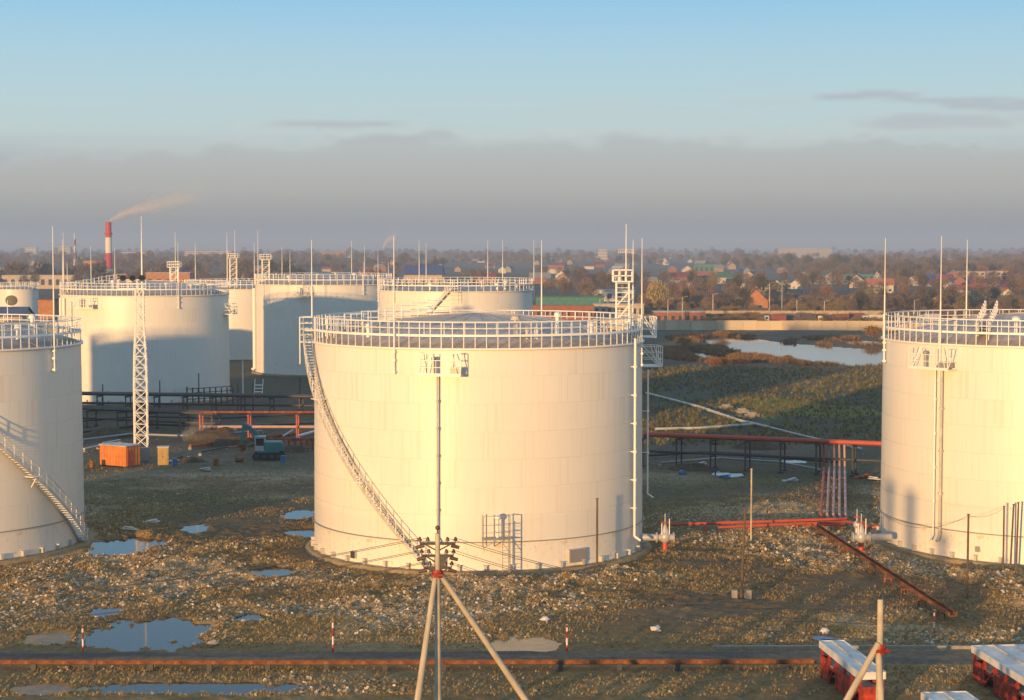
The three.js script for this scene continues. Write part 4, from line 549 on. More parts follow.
{ // dark guard rail and thin poles in front of the shaded tank
  const t = thing('guard_rail', 'dark steel guard rail with close posts by the shaded tank', 'railing', 0, 0, 0), d = 296, x0 = xAt(186, d), x1 = xAt(232, d); const r = new MB(); for (const y of [0.9, 1.9, 2.6]) r.bar([x0, y, -d], [x1, y + 0.5, -d], 0.12); r.build('rail', M.darkSteel, t); for (let k = 0; k <= 8; k++) { const x = mix(x0, x1, k / 8); new MB().box(x, 1.4, -d, 0.2, 2.9 + (k === 0 ? 0.3 : 0), 0.2).build('post', M.darkSteel, t); }
  for (const [px, b, tp] of [[103, 411, 385], [160, 408, 381], [199, 404, 374], [243, 398, 361], [253, 410, 384], [300, 403, 378], [238, 409, 384]]) post(px, b, tp, 0.11, px === 243 ? M.paint : M.darkSteel, px === 243 ? 'slim white post in the gap between shaded tanks' : 'slim dark pole standing before the shaded tanks', px === 243 ? null : 'dark poles before the shaded tanks');
  const [sx, sd] = ground(258, 398); const st = thing('access_steps', 'small white flight of steps between the shaded tanks', 'steps', sx, 0, sd); for (let k = 0; k < 4; k++) new MB().box(0, 0.5 + k * 0.55, -k * 0.4, 1.4, 0.14, 0.4).build('tread', M.paint, st); new MB().bar([-0.7, 0, 0.2], [-0.7, 3.2, -1.6], 0.1).bar([0.7, 0, 0.2], [0.7, 3.2, -1.6], 0.1).build('stringer', M.paint, st);
}
{ // steel service stand against the central tank
  const t = thing('service_stand', 'slim steel service stand with ladder against the central tank', 'stand', 0, 0, 0), a = 6.2 * DEG, r = 14.25 + 1.1, x = TANKS.main[0] + Math.sin(a) * r, d = TANKS.main[1] - Math.cos(a) * r; t.position.set(x, 0, -d); t.rotation.y = a;
  const f = new MB(); for (const [px, pz] of [[-1.05, -0.5], [1.05, -0.5], [-1.05, 0.5], [1.05, 0.5]]) f.bar([px, px < 0 ? 2.4 : 0.1, pz], [px, 4.9, pz], 0.06); f.bar([-1.05, 2.4, 0.5], [0, 3.0, 0.5], 0.05).bar([1.05, 2.0, 0.5], [0.3, 3.0, 0.5], 0.05); f.build('frame', M.steel, t); new MB().box(0, 3.05, 0, 2.2, 0.08, 1.1).build('platform', M.steel, t); const g = new MB(); for (const y of [3.6, 4.2, 4.9]) g.bar([-1.05, y, 0.5], [1.05, y, 0.5], 0.04).bar([1.05, y, -0.5], [1.05, y, 0.5], 0.04); g.build('guard_frame', M.steel, t);
  const l = new MB(); for (const s of [0.45, 0.95]) l.bar([s, 0.05, 0.62], [s, 4.4, 0.62], 0.05); const lad = l.build('ladder', M.steel, t); for (let k = 0; k < 13; k++) new MB().box(0.7, 0.4 + k * 0.3, 0.62, 0.5, 0.035, 0.035).build('rung', M.steel, lad); new MB().cyl([0.15, 3.1, -0.3], [0.15, 4.6, -0.3], 0.12, 0.12, 10).ball([0.15, 4.7, -0.3], 0.26, 10).build('gauge', M.paint, t);
}

// dark ground level lines, earth heaps and clutter between the tanks
[[[78, 432], [150, 424], [235, 427], [330, 421], 0.22, 'darkPipe', 'curving dark pipe on the ground behind the orange cabin'], [[82, 440], [130, 434], [190, 436], [262, 431], 0.16, 'steel', 'grey pipe on the ground behind the orange cabin'], [[190, 446], [230, 441], [262, 438], [320, 430], 0.24, 'rust', 'rusty pipe slanting behind the excavator'], [[78, 421], [140, 416], [220, 418], [330, 412], 0.2, 'darkPipe', 'straight dark pipe behind the low pipe rack'], [[84, 449], [98, 446], [104, 443], [120, 440], 0.14, 'silver', 'short pale pipe behind the orange cabin'], [[200, 452], [226, 447], [246, 446], [256, 443], 0.12, 'darkPipe', 'thin dark pipe before the excavator boom'], [[648, 455], [700, 452], [760, 455], [838, 462], 0.2, 'darkPipe', 'dark ground pipe below the long pipe rack'], [[660, 463], [720, 458], [780, 462], [822, 470], 0.14, 'steel', 'thin grey ground pipe below the long pipe rack']].forEach(([a, b, c, d, r, m, label]) => { const q = ([px, py], h = 0.45) => { const [x, dd] = ground(px, py, h); return [x, h, -dd]; }; const pts = [q(a), q(b), q(c), q(d)]; pipeline('ground_pipe', label, 'pipe', [{ pts, r, mat: M[m] }], pts.map((p) => ({ a: [p[0], -0.1, p[2]], b: [p[0], 0.3, p[2]], w: 0.4, mat: M.concrete }))); });
[[232, 446, 3.6, 1.5, 'dark earth heap behind the excavator'], [212, 440, 4.5, 1.7, 'long earth heap beside the red pipe rack'], [108, 437, 4.0, 1.3, 'earth heap behind the orange cabin'], [190, 462, 2.4, 0.8, 'low earth heap before the yellow booth'], [292, 452, 2.6, 0.9, 'earth heap at the orange trestle'], [690, 470, 3.2, 0.9, 'low earth heap below the long pipe rack'], [760, 448, 4.2, 1.1, 'grassy earth heap behind the long pipe rack'], [150, 398, 5, 1.2, 'earth heap before the shaded tank']].forEach(([px, py, w, h, label], k) => { const [x, d] = ground(px, py), g = new THREE.PlaneGeometry(2, 2, 26, 20); g.rotateX(-Math.PI / 2); const p = g.attributes.position; for (let i = 0; i < p.count; i++) { const a = p.getX(i), b = p.getZ(i), e = Math.max(0, 1 - a * a - b * b); p.setXYZ(i, a * w, -0.12 + h * e * (0.45 + 1.1 * fbm(a * 2.2 + k * 5, b * 2.2, 4)), b * w * 0.6); } g.computeVertexNormals(); const o = meshOf('earth_heap', boxUV(g), M.earth, scene); o.position.set(x, 0, -d); tag(o, label, 'earth heap'); });
[[92, 468, 'upright'], [175, 466, 'upright'], [216, 466, 'upright'], [236, 462, 'fallen'], [283, 463, 'upright'], [684, 476, 'fallen']].forEach(([px, py, how], k) => { const [x, d] = ground(px, py), t = thing('oil_drum', ['rusty drum at the orange cabin corner', 'blue drum beside the yellow booth', 'rusty drum on the shaded yard', 'fallen rusty drum before the excavator', 'blue drum at the orange trestle', 'fallen blue drum below the long pipe rack'][k], 'drum', x, how === 'fallen' ? 0.3 : 0, d, k); const m = k % 2 === 0 && k < 4 || k === 3 ? M.rust : M.blue, g = new MB().cyl([0, 0, 0], [0, 0.9, 0], 0.3, 0.3, 16).build('body', m, t); for (const y of [0.02, 0.3, 0.6, 0.88]) new MB().add(new THREE.TorusGeometry(0.3, 0.02, 5, 16).rotateX(Math.PI / 2).translate(0, y, 0)).build('hoop', m, t); if (how === 'fallen') t.rotation.set(0, k, Math.PI / 2); });

// ------------------------------------------------------------------ red legged shelters by the road
function shelter(x, d, turn, W, L, h, label, ribs) {
  const t = thing('shelter', label, 'shelter', x, 0, d, turn, 'white roofed shelters on red frames'), th = 0.42;
  new MB().box(0, h + 0.06, 0, W, 0.1, L).build('roof', M.white, t); for (const [bx, bz, sx, sz] of [[-W / 2, 0, 0.06, L + 0.06], [W / 2, 0, 0.06, L + 0.06], [0, -L / 2, W, 0.06], [0, L / 2, W, 0.06]]) new MB().box(bx, h - th / 2 + 0.16, bz, sx, th, sz).build('fascia', M.white, t);
  for (let k = 1; k <= ribs; k++) new MB().box(-W / 2 + W * k / (ribs + 1), h + 0.15, 0, 0.14, 0.09, L - 0.1).build('roof_rib', M.paintOld, t);
  const n = Math.max(2, Math.round(L / 1.8)); for (let k = 0; k <= n; k++) { const z = -L / 2 + 0.15 + (L - 0.3) * k / n; for (const s of [-1, 1]) new MB().bar([s * (W / 2 - 0.12), -0.1, z], [s * (W / 2 - 0.12), h - 0.28, z], 0.15).build('leg', M.red, t); }
  const br = new MB(); for (const s of [-1, 1]) { br.bar([s * (W / 2 - 0.12), h * 0.5, -L / 2 + 0.2], [s * (W / 2 - 0.12), h * 0.5, L / 2 - 0.2], 0.1); for (let k = 0; k < n; k++) { const z = -L / 2 + 0.15 + (L - 0.3) * k / n, z2 = -L / 2 + 0.15 + (L - 0.3) * (k + 1) / n; br.bar([s * (W / 2 - 0.12), 0.2, z], [s * (W / 2 - 0.12), h - 0.4, z2], 0.09); } } br.build('brace', M.red, t);
  new MB().box(0, h * 0.5 + 0.08, 0, W - 0.3, 0.07, L - 0.3).build('shelf', M.paintOld, t);
  for (const s of [-1, 1]) for (let k = 0; k < n; k++) if (k % 3 !== 1) { const z = -L / 2 + 0.15 + (L - 0.3) * (k + 0.5) / n; new MB().box(s * (W / 2 - 0.1), h * 0.36, z, 0.05, h * 0.62, (L - 0.3) / n - 0.2).build('side_panel', M.red, t); }
  for (const s of [-1, 1]) new MB().box(0, h * 0.36, s * (L / 2 - 0.12), W - 0.35, h * 0.6, 0.05).build('end_panel', M.red, t);
  return t;
}
shelter(19.75, 103.6, 0.10, 1.5, 8.2, 2.1, 'narrow shelter with white roof and red legs, strutted pole beside it', 1);
shelter(30.6, 102.6, 0.10, 5.2, 8.8, 2.0, 'wide shelter with ribbed white roof on red legs', 3);
shelter(23.8, 94.9, 0.10, 2.5, 4.4, 1.6, 'low shelter with white roof between the other two', 1);

// ------------------------------------------------------------------ concrete fence and the things along it
{
  const t = thing('concrete_fence', 'long pale fence of concrete panels behind the pond', 'fence', 0, 0, 566), pg = new MB().box(0, 1.5, 0, 3.84, 3.0, 0.14).geo(), fg = new MB().box(0, 1.6, 0, 0.24, 3.3, 0.3).geo(), cg = new MB().box(0, 3.08, 0, 3.84, 0.14, 0.26).geo(), mats = [0, 1, 2].map((k) => std(0.58 - 0.04 * k, 0.48 - 0.035 * k, 0.33 - 0.03 * k, 0.9));
  for (let k = 0; k < 56; k++) { const x = 30 + k * 4, z = 8 * Math.sin(x * 0.012), p = meshOf('panel', pg, mats[Math.floor(hash2(k, 77) * 3)], t); p.position.set(x, rr(-0.1, 0.06), z); const c = meshOf('coping', cg, mats[0], p); c.position.set(0, 0, 0); const q = meshOf('fence_post', fg, mats[1], t); q.position.set(x - 2, 0, z); }
}
{
  const t = thing('brick_wall', 'long pale brick wall behind the fence and trucks', 'wall', 0, 0, 640); t.userData.kind = 'thing'; const pg = new MB().box(0, 1.7, 0, 7.9, 3.4, 0.4).geo(), m = std(0.50, 0.40, 0.27, 0.9, { map: grain }); for (let k = 0; k < 8; k++) { const p = meshOf('wall_bay', pg, m, t); p.position.set(xAt(703, 640) + 4 + k * 8, 0, 0); }
}
// ------------------------------------------------------------------ buildings
const wallC = { cream: [0.55, 0.47, 0.36], white: [0.66, 0.63, 0.58], brick: [0.36, 0.14, 0.075], orange: [0.50, 0.22, 0.09], grey: [0.35, 0.34, 0.33], teal: [0.08, 0.24, 0.22], tan: [0.45, 0.33, 0.22], green: [0.18, 0.28, 0.18] };
const roofC = { red: [0.28, 0.09, 0.065], brown: [0.16, 0.09, 0.06], grey: [0.30, 0.30, 0.31], green: [0.05, 0.16, 0.11], blue: [0.08, 0.13, 0.26], tin: [0.48, 0.48, 0.48], maroon: [0.22, 0.06, 0.08], orange: [0.45, 0.16, 0.07] };
const BM = {}; const bmat = (k, c) => BM[k] ??= std(...c, 0.85, { map: grain });
const pane = std(0.06, 0.07, 0.09, 0.12);
function gable(t, W, D, h, rh, wm, rm, over = 0.45) {
  new MB().box(0, h / 2, 0, W, h, D).build('wall', wm, t);
  const o = new MB(); for (const s of [-1, 1]) o.prism([[-D / 2, h], [D / 2, h], [0, h + rh]], 0.18, new THREE.Matrix4().makeRotationY(Math.PI / 2).setPosition(s * (W / 2 - 0.092), 0.002, 0)); o.build('gable_end', wm, t);
  const L = Math.hypot(D / 2, rh), a = Math.atan2(rh, D / 2), ext = L + over, r = new MB(); for (const s of [-1, 1]) { const cy = h + rh - Math.sin(a) * ext / 2 + 0.1, cz = s * Math.cos(a) * ext / 2; r.box(0, cy, cz, W + over * 2, 0.18, ext, 0, s * a, 0); } return r.build('roof', rm, t);
}
function house(name, label, cat, x, d, turn, W, D, h, rh, wall, roof, group, parts = true, y = 0) {
  const t = thing(name, label, cat, x, y, d, turn, group); const r = gable(t, W, D, h, rh, bmat('w' + wall, wallC[wall]), bmat('r' + roof, roofC[roof]));
  if (parts) {
    new MB().box(W * 0.2, h + rh + 0.2, 0.3, 0.7, 1.4, 0.7).build('chimney', bmat('wbrick', wallC.brick), r);
    const n = Math.max(2, Math.round(W / 3.2)), wg = new MB().box(0, 0, 0, 1.15, 1.4, 0.06).geo(), fr = new MB().box(0, 0.76, 0.02, 1.4, 0.12, 0.1).box(0, -0.76, 0.02, 1.4, 0.12, 0.14).box(0.64, 0, 0.02, 0.12, 1.5, 0.1).box(-0.64, 0, 0.02, 0.12, 1.5, 0.1).geo();
    for (const [z, ry] of [[D / 2 + 0.03, 0], [-D / 2 - 0.03, Math.PI]]) for (let f = 0; f < Math.max(1, Math.floor(h / 2.8)); f++) for (let k = 0; k < n; k++) { const w = meshOf('window', wg, pane, t); w.position.set(-W / 2 + W * (k + 0.5) / n, 1.65 + f * 2.8, z); w.rotation.y = ry; meshOf('window_frame', fr, bmat('wwhite', wallC.white), w); }
    for (const s of [-1, 1]) { const w = meshOf('window', wg, pane, t); w.position.set(s * (W / 2 + 0.03), 1.65, D * 0.18); w.rotation.y = s * Math.PI / 2; meshOf('window_frame', fr, bmat('wwhite', wallC.white), w); }
    new MB().box(-W / 2 - 0.03, 1.05, -D * 0.2, 0.08, 2.1, 1.0).build('door', M.wood, t);
  }
  return t;
}
function block(name, label, cat, px0, px1, d, top, wall, roof, { rows = 0, dep = 12, turn = 0, gableRise = 0, cols, base = 0 } = {}) { // a long flat or low pitched building seen broadside
  const x0 = xAt(px0, d), x1 = xAt(px1, d), W = x1 - x0, h = Math.max(2.5, yAt(top, d)) - gableRise, t = thing(name, label, cat, (x0 + x1) / 2, base, d + dep / 2, turn);
  const wm = bmat('w' + wall, wallC[wall]), rm = bmat('r' + roof, roofC[roof]);
  if (gableRise) gable(t, W, dep, h, gableRise, wm, rm); else { new MB().box(0, h / 2, 0, W, h, dep).build('wall', wm, t); new MB().box(0, h + 0.15, 0, W + 0.5, 0.3, dep + 0.5).build('roof', rm, t); }
  const n = cols ?? Math.round(W / 4.5), hh = rows ? h / (rows + 0.2) : 0, wg = new MB().box(0, 0, 0, Math.min(2.2, W / n * 0.5), Math.max(1, hh * 0.52), 0.08).geo();
  for (let r = 0; r < rows; r++) for (let k = 0; k < n; k++) { const w = meshOf('window', wg, pane, t); w.position.set(-W / 2 + W * (k + 0.5) / n, hh * (r + 0.6), dep / 2 + 0.04); }
  return t;
}
house('gable_house', 'orange brick house with steep pointed gable behind the fence', 'house', xAt(757.5, 735), 740, Math.PI / 2 - 0.12, 12, 9.6, 4.0, 4.9, 'orange', 'brown', null, true);
block('long_shed', 'low dark red shed with pale eaves behind the fence end', 'shed', 655, 706, 605, 312.2, 'brick', 'tin', { rows: 1, dep: 9, cols: 7 });
block('green_shed', 'wide grey green shed roof beyond the twin standpipe tank', 'shed', 972, 1060, 820, 296, 'tan', 'green', { rows: 1, dep: 16, gableRise: 3.4 });
block('maroon_hall', 'long low hall with maroon roof beyond the hedge', 'hall', 930, 1004, 1180, 278.5, 'cream', 'maroon', { rows: 1, dep: 22, gableRise: 4 });
block('office_block', 'cream two storey block behind the maroon hall', 'building', 957, 985, 1420, 271.5, 'cream', 'grey', { rows: 2 }); block('office_block', 'cream square block beside the maroon hall', 'building', 990, 1007, 1400, 271, 'cream', 'orange', { rows: 2 });
block('teal_hall', 'long teal hall beyond the dark hedge', 'hall', 833, 874, 1380, 274.5, 'teal', 'green', { rows: 1, dep: 18 }); block('grey_wall_hall', 'very long low grey hall before the teal hall', 'hall', 797, 892, 1260, 281.5, 'grey', 'tin', { rows: 1, dep: 14 });
block('teal_hall', 'teal roofed hall above the orange roofed row', 'hall', 694, 714, 1650, 264, 'teal', 'green', { rows: 1, dep: 18 }); block('orange_row', 'long orange brick row below the teal roofed hall', 'building', 688, 719, 1340, 271.5, 'orange', 'orange', { rows: 2, gableRise: 2.5 });
block('canopy_hall', 'pale flat roofed hall behind the pointed gable house', 'hall', 778, 800, 1120, 283.5, 'white', 'tin', { rows: 1, dep: 10 }); block('apartment_block', 'very long pale apartment block on the horizon', 'apartment block', 778, 831, 4300, 248.3, 'cream', 'grey', { rows: 5, cols: 24 });
block('apartment_block', 'pale apartment block under the smoke plume', 'apartment block', 118, 156, 3300, 252, 'cream', 'grey', { rows: 4, cols: 16 }); block('apartment_block', 'pale tower block beyond the small tank', 'apartment block', 26, 37, 3900, 247.5, 'white', 'grey', { rows: 6, cols: 5 }); block('apartment_block', 'pale tower block behind the radio mast', 'apartment block', 59, 71, 3700, 246.5, 'cream', 'grey', { rows: 6, cols: 5 });
block('apartment_block', 'long pale block between the chimney and the stair tower', 'apartment block', 185, 232, 3600, 251, 'cream', 'orange', { rows: 4, cols: 18 }); block('apartment_block', 'pale block behind two lightning rods', 'apartment block', 318, 346, 3400, 251.8, 'orange', 'grey', { rows: 4, cols: 12 }); block('apartment_block', 'pale block on the skyline past the caged lamp tower', 'apartment block', 618, 634, 3300, 249, 'white', 'grey', { rows: 4, cols: 7 }); block('apartment_block', 'small pale block on the skyline behind the central roof', 'apartment block', 598, 607, 3200, 249.5, 'white', 'grey', { rows: 4, cols: 4 });
block('brick_works', 'square orange brick building beside the striped chimney', 'building', 84, 103, 1350, 261, 'orange', 'grey', { rows: 3 }); block('long_depot', 'long low depot with pale wall behind the small tank', 'depot', 2, 84, 1120, 275.5, 'cream', 'tin', { rows: 1, dep: 14 }); block('red_depot', 'long low depot with orange red walls behind the shaded tank', 'depot', 146, 190, 1000, 273, 'orange', 'tin', { rows: 1, dep: 14 }); block('red_depot', 'low brick depot seen over the shaded tank roof', 'depot', 200, 226, 980, 276, 'brick', 'brown', { rows: 1, gableRise: 1.8 });
block('blue_roof_hall', 'big hall with dark blue pitched roof behind the sunlit tank', 'hall', 404, 442, 980, 265.5, 'cream', 'blue', { rows: 1, dep: 26, gableRise: 5 }); block('teal_hall', 'low teal store hall seen over the central tank railing', 'hall', 536, 604, 700, 297, 'teal', 'green', { rows: 0, dep: 14 }); block('red_depot', 'low red brick store below the teal hall', 'depot', 528, 594, 640, 306.5, 'brick', 'orange', { rows: 1, dep: 9, cols: 9 }); block('canopy_hall', 'low pale store beside the caged lamp tower', 'hall', 594, 644, 660, 304.5, 'cream', 'tin', { rows: 1, dep: 8, cols: 8 });
block('white_hall', 'flat white roofed hall past the teal store', 'hall', 585, 634, 860, 290.5, 'white', 'tin', { rows: 1, dep: 14 }); block('long_shed', 'orange shed beside the small emblem tank', 'shed', 38, 53, 520, 300, 'orange', 'brown', { rows: 0, dep: 8 }); block('pump_house', 'pump house with dark pitched roof behind the stairway tank', 'building', -14, 22, 410, 308, 'cream', 'blue', { rows: 0, dep: 9, gableRise: 1.8 });
block('blue_shed', 'flat blue grey shed roof behind the stairway tank', 'shed', 6, 58, 350, 322, 'grey', 'blue', { rows: 0, dep: 7 });
// houses of the town: one builder, many copies; look-alikes share a label
{
  const kinds = [['cream', 'red', 'cream walled house with red roof in the town'], ['brick', 'grey', 'brick house with grey roof in the town'], ['white', 'brown', 'white house with brown roof in the town'], ['tan', 'red', 'tan house with red roof in the town'], ['orange', 'tin', 'orange brick house with pale metal roof in the town'], ['cream', 'green', 'cream house with green roof in the town'], ['brick', 'maroon', 'brick house with maroon roof in the town'], ['grey', 'blue', 'grey house with blue roof in the town'], ['white', 'orange', 'white house with orange tiled roof in the town'], ['tan', 'grey', 'tan house with grey roof in the town']];
  seed = 7771; const near = kinds.map(() => null), far = kinds.map(() => null), used = [];
  let made = 0;
  for (let tries = 0; tries < 6000 && made < 230; tries++) {
    const d = 860 + 3600 * Math.pow(rnd(), 1.25), x = rr(-0.295, 0.295) * d, px = 512 + x / d * FOCAL;
    if (px < 640 && d < 1000) continue; if (px > 640 && d < 800 && px < 900) continue;
    if (used.some(([a, b]) => Math.hypot(a - x, (b - d) * 0.8) < 17 + d * 0.012)) continue; used.push([x, d]); made++;
    const k = Math.floor(rnd() * kinds.length), list = d < 1500 ? near : far, [w, r, label] = kinds[k], turn = rr(-0.5, 0.5) + (rnd() < 0.5 ? Math.PI / 2 : 0);
    let t = list[k];
    if (!t) t = list[k] = house('town_house', label, 'house', x, d, turn, 12, 9, 4.6, 3.4, w, r, label.replace('house', 'houses').replace('in the', 'of the'), d < 1500); else t = copyOf(t, 'town_house');
    t.position.set(x, 0, -d); t.rotation.y = turn; const s = rr(0.65, 1.08); t.scale.set(s * rr(0.9, 1.3), s, s);
  }
}
// ------------------------------------------------------------------ striped chimney, radio mast, smoke
{
  const d = 1500, x = xAt(109.3, d), t = thing('chimney_stack', 'tall chimney banded red and white, smoking', 'chimney', x, 0, d), H = yAt(222, d), rows = [[0, 268.5, 'w'], [268.5, 253, 'r'], [253, 237.5, 'w'], [237.5, 222, 'r']];
  for (const [a, b, c] of rows) { const y0 = a ? yAt(a, d) : 0, y1 = yAt(b, d); new MB().cyl([0, y0, 0], [0, y1, 0], mix(3.1, 2.4, y0 / H), mix(3.1, 2.4, y1 / H), 20).build('band', c === 'r' ? std(0.40, 0.035, 0.035, 0.7) : std(0.66, 0.62, 0.56, 0.8), t); }
  new MB().lathe([[2.4, H - 10.6], [3.3, H - 10.2], [3.3, H - 9.2], [2.4, H - 9.0]], 20).build('gallery', std(0.40, 0.035, 0.035, 0.7), t);
  const smoke = (name, label, pts, opacity, tone = [0.55, 0.50, 0.49]) => { const o = thing(name, label, 'smoke', 0, 0, 0); o.userData.kind = 'stuff'; for (let k = 0; k < 6; k++) { const P = [], K = [], I = [], N = 48, S = 18, c = new THREE.CatmullRomCurve3(pts.map((p) => V3(p[0], p[1], p[2]))); for (let i = 0; i <= N; i++) { const q = i / N, c0 = c.getPoint(q), R0 = mix(pts[0][3], pts[pts.length - 1][3], Math.pow(q, 0.8)) * (0.25 + 0.17 * k) * (i === N || i === 0 ? 0.05 : 1); for (let j = 0; j < S; j++) { const a = j / S * 6.2832, f = R0 * (0.4 + 1.2 * fbm(q * 11 + k * 3.7 + Math.cos(a) * 0.9, Math.sin(a) * 0.9 + k, 3)); P.push(c0.x + Math.cos(a) * f * 0.6, c0.y + Math.sin(a) * f, c0.z + Math.cos(a) * f); K.push(1, 1, 1, Math.pow(1 - q, 0.7) * (0.4 + 1.2 * fbm(q * 8 + 3, k * 1.7 + a, 2))); } } for (let i = 0; i < N; i++) for (let j = 0; j < S; j++) { const a = i * S + j, b = i * S + (j + 1) % S; I.push(a, b, a + S, b, b + S, a + S); } const g = new THREE.BufferGeometry(); g.setAttribute('position', new THREE.BufferAttribute(new Float32Array(P), 3)); g.setAttribute('color', new THREE.BufferAttribute(new Float32Array(K), 4)); g.setIndex(I); g.computeVertexNormals(); meshOf('puff', boxUV(g), std(...tone, 1, { transparent: true, opacity, side: THREE.DoubleSide, depthWrite: false, vertexColors: true }), o); } };
  const q = (px, py, dd) => [xAt(px, dd), yAt(py, dd), -dd];
  smoke('smoke', 'brownish smoke plume trailing from the striped chimney', [[...q(110, 221, 1500), 1.5], [...q(122, 215, 1500), 3], [...q(142, 209, 1500), 5], [...q(170, 202, 1500), 8], [...q(202, 196, 1500), 11]], 0.06);
  smoke('smoke', 'thin white steam plume on the skyline behind the sunlit tank', [[...q(383, 248, 2200), 1.5], [...q(388, 240, 2200), 4], [...q(396, 235, 2200), 7]], 0.09);
  smoke('smoke', 'low white steam drifting by the dark pipes', [[...q(181, 436, 238), 0.6], [...q(190, 432, 238), 1.2], [...q(200, 428, 238), 1.7], [...q(212, 424, 238), 2.0]], 0.012, [0.85, 0.85, 0.85]);
  const m = thing('radio_mast', 'thin red and white lattice radio mast on the skyline', 'mast', xAt(75.5, 1900), 0, 1900), mh = yAt(233, 1900); for (let k = 0; k < 6; k++) { const g = new MB(), y0 = mh * k / 6, y1 = mh * (k + 1) / 6, a = mix(2.2, 0.3, k / 6), b = mix(2.2, 0.3, (k + 1) / 6); for (const [sx, sz] of [[-1, -1], [1, -1], [0, 1]]) g.bar([sx * a, y0, sz * a], [sx * b, y1, sz * b], 0.45); g.bar([-a, y0, -a], [b, y1, -b], 0.3).bar([a, y0, -a], [0, y1, b], 0.3); g.build('lattice_section', k % 2 ? M.white : M.red, m); }
}
// lamp posts and poles beyond the pond
for (const [px, d, top, c] of [[668, 590, 299, 0], [682.5, 600, 297, 0], [713, 640, 294, 0], [769.5, 700, 283, 0], [782, 690, 281, 1], [797, 680, 300, 0], [824.5, 640, 301, 0], [851, 720, 296, 1], [914.5, 640, 300, 1], [935, 700, 297, 0], [995, 780, 285, 1], [600, 690, 299, 0], [608, 700, 300, 0]]) { const t = thing('lamp_post', c ? 'slim grey lamp post beyond the pond fence' : 'slim pale pole beyond the pond fence', 'lamp post', xAt(px, d), 0, d, 0, c ? 'grey lamp posts beyond the fence' : 'pale poles beyond the fence'), h = yAt(top, d); new MB().cyl([0, 0, 0], [0, h, 0], 0.24, 0.16, 7).build('shaft', c ? M.steel : M.poleConcrete, t); new MB().bar([0, h - 0.1, 0], [1.2, h + 0.2, 0], 0.12).box(1.4, h + 0.22, 0, 0.8, 0.16, 0.35).build('lamp_arm', M.steel, t); }
// trucks parked between the fence and the wall
{
  const proto = [];
  const truck = (cab, bed, label, x, d, turn) => { const t = thing('truck', label, 'truck', x, 0, d, turn, 'trucks parked behind the fence'); new MB().box(0, 0.85, 0, 7.4, 0.3, 0.9).build('chassis', M.darkSteel, t); const c = new MB().box(-2.9, 1.9, 0, 1.6, 1.7, 2.3).box(-2.75, 2.9, 0, 1.3, 0.5, 2.2).build('cab', std(...cab, 0.5), t); new MB().box(-3.71, 2.35, 0, 0.03, 0.75, 1.9).box(-2.9, 2.4, 1.16, 0.9, 0.7, 0.03).build('window', M.glass, c); new MB().box(1.0, 2.2, 0, 5.2, 2.3, 2.4).box(1.0, 3.4, 0, 5.3, 0.1, 2.5).build('cargo_bed', std(...bed, 0.7), t); for (const wx of [-2.7, 1.2, 2.6]) for (const s of [-1, 1]) { const w = new MB().cyl([wx, 0.5, s * 1.0], [wx, 0.5, s * 1.25], 0.52, 0.52, 14).build('wheel', M.rubber, t); new MB().cyl([wx, 0.5, s * 1.25], [wx, 0.5, s * 1.28], 0.26, 0.26, 10).build('hub', M.steel, w); } return t; };
  [[[0.5, 0.5, 0.5], [0.22, 0.06, 0.05], 'truck with maroon cargo box behind the fence', 775], [[0.35, 0.05, 0.04], [0.12, 0.10, 0.14], 'red cabbed truck with dark box behind the fence', 789], [[0.1, 0.14, 0.3], [0.10, 0.07, 0.06], 'blue cabbed truck with dark brown box behind the fence', 801], [[0.5, 0.42, 0.3], [0.05, 0.04, 0.04], 'cream cabbed truck with black box behind the fence', 812], [[0.16, 0.05, 0.04], [0.24, 0.09, 0.05], 'rust brown truck behind the fence', 838], [[0.06, 0.2, 0.12], [0.14, 0.05, 0.06], 'green cabbed truck behind the fence', 860], [[0.6, 0.6, 0.58], [0.6, 0.55, 0.42], 'cream van bodied truck behind the fence', 873], [[0.5, 0.5, 0.52], [0.5, 0.5, 0.5], 'grey truck beyond the twin standpipe tank', 930]].forEach(([a, b, l, px], k) => truck(a, b, l, xAt(px, 600 + (k % 3) * 8), 600 + (k % 3) * 8, [0.05, 0.3, -0.1, 2.9, 0.4, 3.0, 0.1, 0.2][k]));
}
